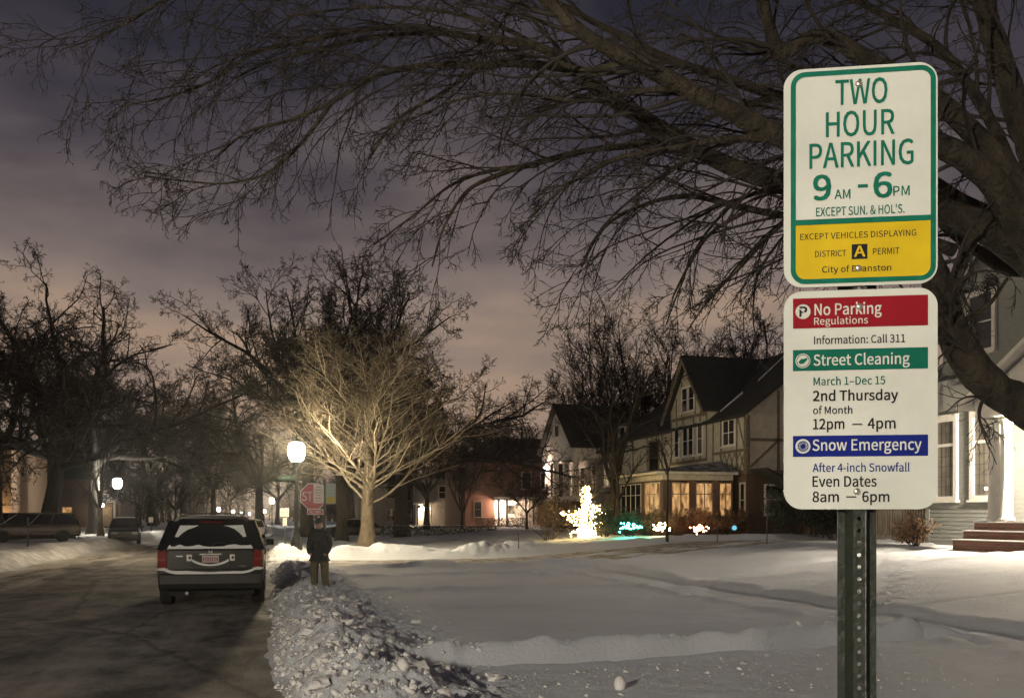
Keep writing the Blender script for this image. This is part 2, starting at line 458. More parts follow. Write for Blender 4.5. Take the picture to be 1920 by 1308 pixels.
        far_lumps = sstep(39.8, 41, y) * (1 - sstep(56, 70, y)) * (1 - .65 * sstep(10, 16, x))
        z = z + far_lumps * (.17 * fbm(x * .45, y * .8, 106, 4) + .09 * fbm(x * 1.6, y * 2.2, 108, 4)) * sstep(2.2, 3.5, x)
    return z
def gz1(x, y):
    return float(gz(np.array([x]), np.array([y]))[0])

def axis(*segs):
    out = []
    for a, b, s in segs:
        n = max(1, int(round((b - a) / s))); out += list(np.linspace(a, b, n, endpoint=False))
    out.append(segs[-1][1]); return np.array(out)
def height_sheet(name, xs, ys, fn, m, kind='structure', smooth=True):
    X, Y = np.meshgrid(xs, ys); Z = fn(X.ravel(), Y.ravel())
    V = np.stack([X.ravel(), Y.ravel(), Z], 1)
    nx, ny = len(xs), len(ys)
    i = (np.arange(ny - 1)[:, None] * nx + np.arange(nx - 1)[None, :]).ravel()
    F = np.stack([i, i + 1, i + nx + 1, i + nx], 1)
    o = MB().arrays(V, F).build(name, m, None, smooth)
    o['kind'] = kind
    return o

# snow whose dirt follows the plough: dirty next to the road and in the cross street
def lawn_mat():
    m, n, l, b = new_mat('snow_on_lawn')
    tc = n.new('ShaderNodeTexCoord'); sp = n.new('ShaderNodeSeparateXYZ'); l.new(tc.outputs['Object'], sp.inputs[0])
    n1 = n.new('ShaderNodeTexNoise'); n1.inputs['Scale'].default_value = 2.6; n1.inputs['Detail'].default_value = 8; n1.inputs['Roughness'].default_value = .66
    l.new(tc.outputs['Object'], n1.inputs['Vector'])
    r1 = n.new('ShaderNodeMapRange'); r1.inputs['From Min'].default_value = 2.4; r1.inputs['From Max'].default_value = .2
    r1.inputs['To Min'].default_value = -.20; r1.inputs['To Max'].default_value = .01
    l.new(sp.outputs[0], r1.inputs['Value'])
    ad = n.new('ShaderNodeMath'); ad.operation = 'ADD'; l.new(n1.outputs['Fac'], ad.inputs[0]); l.new(r1.outputs[0], ad.inputs[1])
    rp = n.new('ShaderNodeValToRGB')
    rp.color_ramp.elements[0].position = .38; rp.color_ramp.elements[0].color = (.68, .715, .78, 1)
    rp.color_ramp.elements[1].position = .78; rp.color_ramp.elements[1].color = (.16, .135, .11, 1)
    e = rp.color_ramp.elements.new(.58); e.color = (.54, .55, .57, 1)
    l.new(ad.outputs[0], rp.inputs[0])
    n3 = n.new('ShaderNodeTexNoise'); n3.inputs['Scale'].default_value = .22; n3.inputs['Detail'].default_value = 4
    l.new(tc.outputs['Object'], n3.inputs['Vector'])
    r3 = n.new('ShaderNodeMapRange'); r3.inputs['From Min'].default_value = .3; r3.inputs['From Max'].default_value = .7
    r3.inputs['To Min'].default_value = .80; r3.inputs['To Max'].default_value = 1.0
    l.new(n3.outputs['Fac'], r3.inputs['Value'])
    mx = n.new('ShaderNodeMix'); mx.data_type = 'RGBA'; mx.blend_type = 'MULTIPLY'; mx.inputs['Factor'].default_value = 1
    l.new(rp.outputs[0], mx.inputs[6]); l.new(r3.outputs[0], mx.inputs[7]); l.new(mx.outputs[2], b.inputs['Base Color'])
    b.inputs['Roughness'].default_value = .75; b.inputs['Specular IOR Level'].default_value = .25
    n2 = n.new('ShaderNodeTexNoise'); n2.inputs['Scale'].default_value = 13; n2.inputs['Detail'].default_value = 10; n2.inputs['Roughness'].default_value = .78
    l.new(tc.outputs['Object'], n2.inputs['Vector'])
    bp = n.new('ShaderNodeBump'); bp.inputs['Strength'].default_value = .75; bp.inputs['Distance'].default_value = .06
    l.new(n2.outputs['Fac'], bp.inputs['Height']); l.new(bp.outputs[0], b.inputs['Normal'])
    return m
M['lawn'] = lawn_mat()

xs = axis((-.42, -.12, .03), (-.12, 2.6, .024), (2.6, 11, .06), (11, 30, .16), (30, 160, 5))
ys = axis((-6, 4, .6), (4, 7.6, .12), (7.6, 15, .027), (15, 26, .06), (26, 48, .13), (48, 90, .4), (90, 420, 6))
height_sheet('snow_ground_right', xs, ys, gz, M['lawn'])

def gzl(x, y):
    """height of the snow to the left of the road"""
    x = np.asarray(x, float); y = np.asarray(y, float)
    edge = -7.75 + .5 * (vnoise(y * .35, y * 0, 121) - .5)
    d = edge - x
    z = .22 * sstep(0, 2.5, d) + .25 * sstep(5, 12, d)
    z = z + (.34 + .2 * fbm(y * .4, x * .5, 122, 3)) * sstep(0, .8, d) * (1 - sstep(1.1, 3.2, d))
    z = z + .10 * fbm(x * 1.1, y * 1.1, 123, 4) * sstep(0, 1, d)
    return z
xl = axis((-160, -30, 6), (-30, -14, .5), (-14, -7.4, .12))
yl = axis((18, 75, .22), (75, 110, .7), (110, 420, 6))
height_sheet('snow_ground_left', xl, yl, gzl, M['snow_dirty'])

def road_mat():
    m, n, l, b = new_mat('slushy_asphalt')
    tc = n.new('ShaderNodeTexCoord')
    def noise(sc, det, stretch, rough=.6):
        mp = n.new('ShaderNodeMapping'); mp.inputs['Scale'].default_value = stretch; l.new(tc.outputs['Object'], mp.inputs[0])
        q = n.new('ShaderNodeTexNoise'); q.inputs['Scale'].default_value = sc; q.inputs['Detail'].default_value = det; q.inputs['Roughness'].default_value = rough
        l.new(mp.outputs[0], q.inputs['Vector']); return q
    a = noise(1.0, 6, (1.1, .16, 1)); c = noise(1.2, 7, (1, .6, 1), .7); d = noise(40, 4, (1, 1, 1)); w = noise(.35, 5, (1, .35, 1))
    r = n.new('ShaderNodeValToRGB')                      # wet asphalt to dried salt
    r.color_ramp.elements[0].position = .40; r.color_ramp.elements[0].color = (.080, .074, .068, 1)
    r.color_ramp.elements[1].position = .62; r.color_ramp.elements[1].color = (.255, .232, .206, 1)
    l.new(c.outputs['Fac'], r.inputs[0])
    s = n.new('ShaderNodeValToRGB')                      # packed slush in streaks along the road
    s.color_ramp.elements[0].position = .50; s.color_ramp.elements[0].color = (0, 0, 0, 1)
    s.color_ramp.elements[1].position = .74; s.color_ramp.elements[1].color = (.75, .75, .75, 1)
    l.new(a.outputs['Fac'], s.inputs[0])
    mx = n.new('ShaderNodeMix'); mx.data_type = 'RGBA'; l.new(s.outputs[0], mx.inputs['Factor'])
    l.new(r.outputs[0], mx.inputs[6]); mx.inputs[7].default_value = (.40, .37, .33, 1)
    # snow left along the far kerb
    sp = n.new('ShaderNodeSeparateXYZ'); l.new(tc.outputs['Object'], sp.inputs[0])
    k = n.new('ShaderNodeMapRange'); k.inputs['From Min'].default_value = -4.6; k.inputs['From Max'].default_value = -7.6
    k.inputs['To Min'].default_value = -.20; k.inputs['To Max'].default_value = .26
    l.new(sp.outputs[0], k.inputs['Value'])
    ad = n.new('ShaderNodeMath'); ad.operation = 'ADD'; l.new(k.outputs[0], ad.inputs[0]); l.new(a.outputs['Fac'], ad.inputs[1])
    s2 = n.new('ShaderNodeValToRGB'); s2.color_ramp.elements[0].position = .52; s2.color_ramp.elements[1].position = .66
    l.new(ad.outputs[0], s2.inputs[0])
    mx2 = n.new('ShaderNodeMix'); mx2.data_type = 'RGBA'; l.new(s2.outputs[0], mx2.inputs['Factor'])
    l.new(mx.outputs[2], mx2.inputs[6]); mx2.inputs[7].default_value = (.46, .41, .35, 1)
    # dark cracks
    vo = n.new('ShaderNodeTexVoronoi'); vo.feature = 'DISTANCE_TO_EDGE'; vo.inputs['Scale'].default_value = .22
    mpv = n.new('ShaderNodeMapping'); mpv.inputs['Scale'].default_value = (1.5, .7, 1); l.new(tc.outputs['Object'], mpv.inputs[0])
    dm = n.new('ShaderNodeMix'); dm.data_type = 'RGBA'; dm.inputs['Factor'].default_value = .45
    l.new(mpv.outputs[0], dm.inputs[6]); l.new(c.outputs['Color'], dm.inputs[7]); l.new(dm.outputs[2], vo.inputs['Vector'])
    cr_ = n.new('ShaderNodeValToRGB'); cr_.color_ramp.elements[0].position = .0; cr_.color_ramp.elements[0].color = (.5, .5, .5, 1)
    cr_.color_ramp.elements[1].position = .012; cr_.color_ramp.elements[1].color = (1, 1, 1, 1)
    l.new(vo.outputs['Distance'], cr_.inputs[0])
    mx3 = n.new('ShaderNodeMix'); mx3.data_type = 'RGBA'; mx3.blend_type = 'MULTIPLY'; mx3.inputs['Factor'].default_value = 1
    l.new(mx2.outputs[2], mx3.inputs[6]); l.new(cr_.outputs[0], mx3.inputs[7])
    l.new(mx3.outputs[2], b.inputs['Base Color'])
    rr = n.new('ShaderNodeMapRange'); rr.inputs['From Min'].default_value = .35; rr.inputs['From Max'].default_value = .62
    rr.inputs['To Min'].default_value = .6; rr.inputs['To Max'].default_value = .9
    l.new(w.outputs['Fac'], rr.inputs['Value']); l.new(rr.outputs[0], b.inputs['Roughness'])
    b.inputs['Specular IOR Level'].default_value = .10
    bs = n.new('ShaderNodeMath'); bs.operation = 'MULTIPLY_ADD'; bs.inputs[1].default_value = .35
    l.new(d.outputs['Fac'], bs.inputs[0]); l.new(c.outputs['Fac'], bs.inputs[2])
    bp = n.new('ShaderNodeBump'); bp.inputs['Strength'].default_value = .9; bp.inputs['Distance'].default_value = .06
    l.new(bs.outputs[0], bp.inputs['Height']); l.new(bp.outputs[0], b.inputs['Normal'])
    return m
M['road'] = road_mat()
def road_z(x, y):
    return .012 * fbm(np.asarray(x) * .8, np.asarray(y) * .35, 131, 3) + .01 * fbm(np.asarray(x) * 3, np.asarray(y) * 1.2, 132, 3)
height_sheet('road', axis((-8.3, .55, .14)), axis((-20, 6, 2), (6, 30, .2), (30, 60, .6), (60, 420, 8)), road_z, M['road'])
# faint painted stop line
height_sheet('stop_line', axis((-6.3, -.4, .2)), axis((24.0, 24.16, .05)), lambda x, y: road_z(x, y) + .006,
             mat('worn_line_paint', (.20, .18, .15), .8, .6, 5))
# packed snow lying in the cross street
height_sheet('cross_street', axis((1.2, 12, .3), (12, 60, 1.0)), axis((31.6, 38.2, .3)), lambda x, y: gz(x, y) + .012 + .04 * fbm(x * .3, y * 1.6, 141, 3), M['packed'])
g = MB().add([(-700, -200, -.2), (700, -200, -.2), (700, 900, -.2), (-700, 900, -.2)], [(0, 1, 2, 3)]).build('ground', M['snow_dirty'])
g['kind'] = 'structure'

# ------------------------------------------------------------------ lumps of ploughed snow
rng = np.random.default_rng(5)
def clod_verts(n_pts, size, sub=1):
    v, f = ICO[sub]
    return v
def clods():
    v1, f1 = ICO[1]; f1 = np.array(f1)
    N = 6200
    y = rng.uniform(7.4, 30, N) ** 1.0
    y = 7.4 + (y - 7.4) * rng.uniform(.15, 1, N)
    x = .12 + np.abs(rng.normal(0, 1, N)) * .95
    keep = (x < 3.6) & (np.abs(y - 20.5) > .5)
    extra_n = 800                                        # thrown out on to the lawn and beside the walk
    xe = rng.uniform(1.5, 9, extra_n); ye = 10.75 + .10 * (xe - 2) + np.abs(rng.normal(.35, .3, extra_n)) + .1
    xf = rng.uniform(1.8, 7.5, 500); yf = rng.uniform(7.6, 10.4, 500)
    x = np.concatenate([x[keep], xe, xf]); y = np.concatenate([y[keep], ye, yf])
    s = .004 + .036 * rng.random(len(x)) ** 9 + .009 * rng.random(len(x))
    s[len(x) - 500:] *= .6
    z = gz(x, y) + s * .05
    ang = rng.uniform(0, 2 * PI, len(x)); c, sn = np.cos(ang), np.sin(ang)
    jit = 1 + rng.uniform(-.42, .42, (len(x), len(v1)))
    ax3 = rng.uniform(.45, 1.5, (len(x), 1, 3))
    V = np.sign(v1)[None] * np.abs(v1[None]) ** .8 * jit[:, :, None] * s[:, None, None] * ax3
    A = rng.normal(0, 1, (len(x), 3, 3)); Q, _r = np.linalg.qr(A)
    V = np.einsum('nij,nkj->nki', Q, V)
    V = (V + np.stack([x, y, z], 1)[:, None, :]).reshape(-1, 3)
    F = (f1[None] + (np.arange(len(x)) * len(v1))[:, None, None]).reshape(-1, 3)
    o = MB().arrays(V, F).build('snow_crumbs', M['clod'], None, False)
    tag(o, 'crumbled pieces of dirty snow strewn over the ploughed bank', 'snow', kind='stuff')
clods()
big = [(.95, 9.0, .11), (.55, 9.5, .09), (1.35, 8.9, .13), (1.7, 9.3, .10), (.75, 10.4, .10), (1.2, 10.6, .09), (1.55, 10.1, .12), (.5, 11.4, .09),
       (1.0, 11.9, .10), (1.45, 12.2, .12), (.7, 12.9, .09), (1.75, 11.6, .08), (1.15, 13.6, .15), (1.55, 14.2, .10), (.65, 14.6, .09), (1.9, 13.3, .09),
       (.95, 15.3, .12), (1.5, 15.9, .10), (2.25, 14.6, .08), (1.2, 16.7, .10), (.7, 16.3, .08), (.45, 8.5, .13), (2.2, 9.2, .09), (2.35, 10.0, .07)]
for i, (x, y, s) in enumerate(big):
    v, f = ICO[2]
    n = .75 + .9 * fbm(v[:, 0] * 2.2 + i * 7, v[:, 1] * 2.2 + v[:, 2] * 2.9, 200 + i, 4)
    vv = np.sign(v) * np.abs(v) ** .7 * n[:, None] * s * np.array([1.25, .95, .55])
    a = rng.uniform(0, 6.28); R = np.array([[math.cos(a), -math.sin(a), 0], [math.sin(a), math.cos(a), 0], [0, 0, 1]])
    o = MB().add(vv @ R.T, f).build('snow_chunk', M['clod'], None, False, loc=(x, y, gz1(x, y) + s * .2))
    tag(o, 'fist to head sized lump of broken snow on the roadside bank', 'snow chunk', 'snow chunks on the roadside bank')
o = MB(); v, f = ICO[2]
o.add(v * np.array([.055, .05, .085]) * (1 + .25 * fbm(v[:, 0] * 2, v[:, 1] * 2 + v[:, 2], 260, 2))[:, None], f)
p = at(1162, 1275, 8.9)
o = o.build('snow_chunk', M['clod'], None, True, loc=(p[0], p[1], gz1(p[0], p[1]) + .05))
tag(o, 'small upright lump of snow alone on the lawn left of the signpost', 'snow chunk')

# ------------------------------------------------------------------ the parking signs on their post
SIGN_T = 1.90
sc_ = at(1612, 968, SIGN_T)
SIGN_RZ = -math.atan2(.382, .924)       # faces back down the street, turned a little to the road
SW = .2925; SH = .434
M['sign_white'] = mat('sign_sheeting', (.42, .435, .415), .42, .09, 5, .05, 60, spec=.12)
M['sign_green'] = mat('sign_green', (.004, .095, .062), .5, .15, 30, spec=.12)
M['sign_yellow'] = mat('sign_yellow', (.43, .31, .012), .45, .08, 12, spec=.12)
M['sign_red'] = mat('sign_red', (.17, .006, .013), .45, .10, 12, spec=.12)
M['sign_green2'] = mat('sign_green_band', (.003, .080, .055), .45, .1, 12, spec=.12)
M['sign_blue'] = mat('sign_blue', (.005, .012, .13), .45, .1, 12, spec=.12)
M['sign_black'] = mat('sign_black', (.012, .012, .016), .5, .1, 12, spec=.12)
M['sign_back'] = mat('aluminium_back', (.4, .4, .4), .4, .1, 10, metal=.8)
M['bolt'] = mat('zinc_bolt', (.72, .70, .62), .28, .1, 30, metal=.9)
M['post_green'] = mat('post_green_paint', (.010, .0145, .010), .45, .3, 14, .15, 60)

def rrect(w, h, r, n=8):
    pts = []
    for cx, cy, a0 in ((w / 2 - r, h / 2 - r, 0), (-w / 2 + r, h / 2 - r, 90), (-w / 2 + r, -h / 2 + r, 180), (w / 2 - r, -h / 2 + r, 270)):
        for k in range(n + 1):
            a = math.radians(a0 + 90 * k / n); pts.append((cx + r * math.cos(a), cy + r * math.sin(a)))
    return pts
def sheet(mb, pts, y0, y1):
    """plate in the sign's own xz plane, its face looking to -y"""
    return mb.prism([(p[0], y1, p[1]) for p in pts], (0, y0 - y1, 0))
def ring_sheet(mb, outer, inner, y):
    n = len(outer)
    vs = [(p[0], y, p[1]) for p in outer] + [(p[0], y, p[1]) for p in inner]
    return mb.add(vs, [(i, n + i, n + (i + 1) % n, (i + 1) % n) for i in range(n)])
def flat(mb, pts, y):
    n = len(pts); return mb.add([(p[0], y, p[1]) for p in pts], [list(range(n))])

FONT = None
try:                                     # the plain grotesque that ships with Blender itself
    import os
    FONT = bpy.data.fonts.load(os.path.join(bpy.utils.system_resource('DATAFILES'), 'fonts', 'Noto Sans CJK Regular.woff2'))
except Exception:
    FONT = None
def lettering(text, m, parent, x0, x1, ztop, zbot, y, name='lettering', bold=0.0, cap_ref=None):
    """a line of print fitted into its box on the sign (metres, sign coordinates)"""
    cu = bpy.data.curves.new('t', 'FONT'); cu.body = text; cu.size = 1.0; cu.resolution_u = 3; cu.offset = 0.0
    if FONT: cu.font = FONT
    ob = bpy.data.objects.new('t', cu); col.objects.link(ob)
    bpy.context.view_layer.update()
    me = bpy.data.meshes.new_from_object(ob.evaluated_get(bpy.context.evaluated_depsgraph_get()))
    bpy.data.objects.remove(ob)
    co = np.zeros(len(me.vertices) * 3, np.float32); me.vertices.foreach_get('co', co); co = co.reshape(-1, 3)
    mn, mxx = co.min(0), co.max(0)
    X = x0 + (co[:, 0] - mn[0]) / (mxx[0] - mn[0]) * (x1 - x0)
    Z = zbot + (co[:, 1] - mn[1]) / (mxx[1] - mn[1]) * (ztop - zbot)
    out = np.stack([X, np.full_like(X, y), Z], 1).astype(np.float32)
    me.vertices.foreach_set('co', out.ravel()); me.update()
    if bold:                                             # heavier strokes: the outline laid down again a hair to each side
        bm = bmesh.new(); k = bold * abs(ztop - zbot) * .85
        for n_, (sx, sz) in enumerate(((-1, -1), (1, -1), (1, 1), (-1, 1), (0, 0))):
            m2 = me.copy(); m2.transform(Matrix.Translation((sx * k, -.00004 * n_, sz * k))); bm.from_mesh(m2); bpy.data.meshes.remove(m2)
        bm.to_mesh(me); bm.free()
    me.name = name; me.materials.clear(); me.materials.append(m)
    o = bpy.data.objects.new(name, me); link(o, parent)
    return o

def parking_sign(zc, label):
    s = empty('parking_sign', (sc_[0], sc_[1], zc), SIGN_RZ, label, 'sign')
    sheet(MB(), rrect(SW, SH, .036), -.0015, 0.0).build('plate', M['sign_white'], s)
    return s
KV = SH / 457.0
def U(mm): return (mm - 152.5) / 1000.0 * SW / .305
def Vv(mm): return SH / 2 - mm * KV
F0, F1, F2 = -.0022, -.0028, -.0034

zc_up = CAM_Z + (968 - 535.6) / FOC * SIGN_T + SH / 2
up = parking_sign(zc_up, 'upper two hour parking sign with green border and yellow panel')
BW, BH, DX = SW * 287 / 305, SH * 444 / 457, U(157.5)     # the print sits a little off centre on the plate
def shift(pts): return [(q[0] + DX, q[1]) for q in pts]
ring_sheet(MB(), shift(rrect(BW, BH, .028)), shift(rrect(BW - .019, BH - .019, .019)), F1).build('border', M['sign_green'], up)
inner = rrect(BW - .019, BH - .019, .019)
lo = sorted([q for q in inner if q[1] < 0], key=lambda q: math.atan2(q[1], q[0]))
flat(MB(), shift([(lo[0][0], Vv(322))] + lo + [(lo[-1][0], Vv(322))]), F0).build('yellow_panel', M['sign_yellow'], up)
flat(MB(), [(U(20), Vv(316)), (U(20), Vv(327)), (U(295), Vv(327)), (U(295), Vv(316))], F2).build('divider', M['sign_green'], up)
for (t, m, a, b, c, d, bo) in (('TWO', 'sign_green', 104, 206, 27, 80, .012), ('HOUR', 'sign_green', 85, 220, 93, 146, .012), ('PARKING', 'sign_green', 52, 257, 157, 210, .012),
        ('9', 'sign_green', 60, 94, 224, 276, .03), ('AM', 'sign_green', 102, 133, 256, 275, .01), ('-', 'sign_green', 148, 168, 247, 254, 0), ('6', 'sign_green', 180, 215, 224, 276, .03),
        ('PM', 'sign_green', 218, 250, 254, 274, .01), ("EXCEPT SUN. & HOL'S.", 'sign_green', 65, 240, 291, 310, .01),
        ('EXCEPT VEHICLES DISPLAYING', 'sign_black', 33, 263, 345, 358, .008), ('DISTRICT', 'sign_black', 63, 125, 382, 395, .008), ('PERMIT', 'sign_black', 178, 230, 381, 394, .008),
        ('City of Evanston', 'sign_black', 77, 214, 414, 432, .012)):
    lettering(t, M[m], up, U(a), U(b), Vv(c), Vv(d), F1, bold=bo)
flat(MB(), [(U(136), Vv(371)), (U(136), Vv(402)), (U(167), Vv(402)), (U(167), Vv(371))], F1).build('letter_box', M['sign_black'], up)
lettering('A', M['sign_yellow'], up, U(141), U(162), Vv(375), Vv(397), F2 - .0004, bold=.03)

zc_lo = CAM_Z + (968 - 543.0) / FOC * SIGN_T - SH / 2
lo_s = parking_sign(zc_lo, 'lower white sign listing no parking, street cleaning and snow emergency rules')
for m, a, b, c, d in (('sign_red', 18.5, 286, 15, 78), ('sign_green2', 18.5, 286, 123, 167), ('sign_blue', 18.5, 286, 303, 347)):
    flat(MB(), [(U(a), Vv(c)), (U(a), Vv(d)), (U(b), Vv(d)), (U(b), Vv(c))], F0).build('band', M[m], lo_s)
for (t, m, a, b, c, d, bo) in (('No Parking', 'sign_white', 62, 195, 26, 59, .012), ('Regulations', 'sign_white', 61, 168, 55, 76, .004), ('Information: Call 311', 'sign_black', 61, 241, 94, 112, .014),
        ('Street Cleaning', 'sign_white', 60, 250, 132, 164, .012), ('March 1–Dec 15', 'sign_green2', 60, 202, 180, 198, .012), ('2nd Thursday', 'sign_black', 59, 227, 208, 237, .02),
        ('of Month', 'sign_black', 59, 137, 241, 258, .014), ('12pm', 'sign_black', 59, 121, 268, 296, .018), ('–', 'sign_black', 137, 157, 279, 281.5, 0), ('4pm', 'sign_black', 168, 222, 268, 296, .018),
        ('Snow Emergency', 'sign_white', 58, 273, 311, 342, .012),
        ('After 4-inch Snowfall', 'sign_blue', 58, 250, 360, 379, .012), ('Even Dates', 'sign_black', 58, 185, 388, 410, .02), ('8am', 'sign_black', 58, 110, 420, 442, .018), ('–', 'sign_black', 125, 145, 430, 432.5, 0),
        ('6pm', 'sign_black', 157, 210, 420, 448, .018)):
    lettering(t, M[m], lo_s, U(a), U(b), Vv(c), Vv(d), F1, bold=bo)
def circle(cx, cz, r, n=28, a0=0, a1=360):
    return [(cx + r * math.cos(math.radians(a0 + (a1 - a0) * k / n)), cz + r * math.sin(math.radians(a0 + (a1 - a0) * k / n))) for k in range(n if a1 - a0 == 360 else n + 1)]
for v_, kind in ((43, 'p'), (146, 'leaf'), (325, 'flake')):
    cx, cz = U(38.5), Vv(v_); r = .0145
    ic = flat(MB(), circle(cx, cz, r), F1).build('symbol', M['sign_white'], lo_s)
    if kind == 'p':
        lettering('P', M['sign_black'], ic, cx - .0062, cx + .0075, cz + .0095, cz - .0095, F2, 'letter', .05)
        ring_sheet(MB(), circle(cx, cz, r), circle(cx, cz, r - .0016), F2).build('ring', M['sign_white'], ic)
        b = MB(); flat(b, [(cx - .0095, cz + .0082), (cx - .0082, cz + .0095), (cx + .0098, cz - .0078), (cx + .0085, cz - .0091)], F2 - .0003); b.build('slash', M['sign_white'], ic)
    elif kind == 'leaf':
        b = MB()
        flat(b, [(cx - .0095, cz - .003), (cx - .004, cz + .0035), (cx + .003, cz + .004), (cx + .009, cz + .007), (cx + .0075, cz + .001), (cx + .001, cz - .006), (cx - .005, cz - .0065)], F2)
        b.build('leaf', M['sign_green2'], ic)
        ring_sheet(MB(), circle(cx, cz, r - .0018), circle(cx, cz, r - .0032), F2).build('ring', M['sign_green2'], ic)
    else:
        b = MB()
        for k in range(8):
            a = PI * k / 8; dx, dz = math.cos(a), math.sin(a); w = .0007
            flat(b, [(cx - dx * .0095 - dz * w, cz - dz * .0095 + dx * w), (cx - dx * .0095 + dz * w, cz - dz * .0095 - dx * w), (cx + dx * .0095 + dz * w, cz + dz * .0095 - dx * w), (cx + dx * .0095 - dz * w, cz + dz * .0095 + dx * w)], F2 - .0001 * k)
        b.build('snowflake', M['sign_blue'], ic)
        ring_sheet(MB(), circle(cx, cz, .0105), circle(cx, cz, .0088), F2 - .001).build('ring', M['sign_blue'], ic)
for s, mm in ((up, ((150, 38), (149, 421))), (lo_s, ((151, 36), (146, 420)))):
    for a, b_ in mm:
        b = MB(); pr = [(.0068, 0), (.0068, .002), (.0052, .0045), (.002, .0056)]
        vs, fs = [], []
        b.lathe(pr, 12)
        b.v = [(U(a) + p[0], -.0018 - p[2], Vv(b_) + p[1]) for p in b.v]
        b.build('bolt', M['bolt'], s, True)

# U-channel post with a row of holes
post = empty('sign_post', (sc_[0], sc_[1], 0), SIGN_RZ, 'dark green perforated channel post carrying the two parking signs', 'sign post')
PITCH = .0240; WEB = .0112; ZT = zc_up + SH / 2 - .03; y_web = .004
NH = int(ZT / PITCH)
b = MB(); hr = .0043; nseg = 12
for k in range(NH):
    z0, z1 = k * PITCH, (k + 1) * PITCH; zc = (z0 + z1) / 2
    outer = []
    for q in range(nseg):
        a = 2 * PI * (q + .5) / nseg; dx, dz = math.cos(a), math.sin(a)
        sc = min(WEB / max(abs(dx), 1e-6), (PITCH / 2) / max(abs(dz), 1e-6))
        outer.append((dx * sc, zc + dz * sc))
    inn = [(hr * math.cos(2 * PI * (q + .5) / nseg), zc + hr * math.sin(2 * PI * (q + .5) / nseg)) for q in range(nseg)]
    corners = [(-WEB, z0), (WEB, z0), (WEB, z1), (-WEB, z1)]
    vs = [(p[0], y_web, p[1]) for p in outer] + [(p[0], y_web, p[1]) for p in inn] + [(p[0], y_web + .004, p[1]) for p in inn]
    fs = [(i, (i + 1) % nseg, nseg + (i + 1) % nseg, nseg + i) for i in range(nseg)] + [(nseg + i, nseg + (i + 1) % nseg, 2 * nseg + (i + 1) % nseg, 2 * nseg + i) for i in range(nseg)]
    # fill the four corners that the radial outline cuts
    base = len(vs)
    vs += [(p[0], y_web, p[1]) for p in corners]
    for ci, (cxn, czn) in enumerate(((-1, -1), (1, -1), (1, 1), (-1, 1))):
        ids = sorted([i for i in range(nseg) if outer[i][0] * cxn > 0 and (outer[i][1] - zc) * czn > 0], key=lambda i: math.atan2(outer[i][1] - zc, outer[i][0]))
        ed = [i for i in ids]
        fs.append([base + ci] + ed)
    b.add(vs, fs)
b.build('web', M['post_green'], post)
for s in (-1, 1):
    MB().prism([(s * WEB, y_web, 0), (s * .0225, y_web + .026, 0), (s * .0240, y_web + .024, 0), (s * (WEB + .0018), y_web - .0006, 0)], (0, 0, ZT)).build('channel_side', M['post_green'], post)
    MB().box(min(s * .0232, s * .0375), max(s * .0232, s * .0375), y_web + .022, y_web + .0255, 0, ZT).build('flange', M['post_green'], post)
# ------------------------------------------------------------------ trees
def grow(P0, D, L, R0, R1, S, wander, trop, rng, curl=0.0):
    """grows N branches at once: returns points (N,S+1,3) and radii"""
    N = len(P0); P = np.zeros((N, S + 1, 3)); P[:, 0] = P0
    d = _norm(D.copy()); step = (L / S)[:, None]
    drift = rng.normal(0, 1, (N, 3)) * curl
    for s in range(S):
        d = _norm(d + rng.normal(0, 1, (N, 3)) * wander + np.asarray(trop)[None] / S * (1 + s / S) + drift / S)
        P[:, s + 1] = P[:, s] + d * step
    t = np.linspace(0, 1, S + 1)[None]
    R = R0[:, None] * (1 - t) + R1[:, None] * t
    return P, R

def children(P, R, L, k, lo, hi, ang, ang_j, ratio, rng, rfac=.62, bias=None, taper=.55):
    """k side branches on every branch, spread around it"""
    N, K, _ = P.shape
    s = lo + (hi - lo) * (np.arange(k)[None] + rng.uniform(0, 1, (N, k))) / k
    f = s * (K - 1); i = np.clip(f.astype(int), 0, K - 2); w = (f - i)[..., None]
    n = np.arange(N)[:, None]
    p = P[n, i] * (1 - w) + P[n, i + 1] * w
    T = _norm(P[n, i + 1] - P[n, i])
    r = R[n, i] * (1 - w[..., 0]) + R[n, i + 1] * w[..., 0]
    az = (np.arange(k)[None] * 2.4 + rng.uniform(0, 6.28, (N, 1)) + rng.normal(0, .5, (N, k)))
    ref = np.where(np.abs(T[..., 2:3]) < .85, np.array([0, 0, 1.0]), np.array([1.0, 0, 0]))
    U_ = _norm(np.cross(T, ref)); V_ = np.cross(T, U_)
    a = np.radians(rng.normal(ang, ang_j, (N, k)))[..., None]
    d = np.cos(a) * T + np.sin(a) * (np.cos(az)[..., None] * U_ + np.sin(az)[..., None] * V_)
    if bias is not None:
        d = _norm(d + np.asarray(bias))
    l = L[:, None] * ratio * (1 - taper * s) * rng.uniform(.7, 1.25, (N, k))
    return p.reshape(-1, 3), d.reshape(-1, 3), l.ravel(), (r * rfac).ravel()

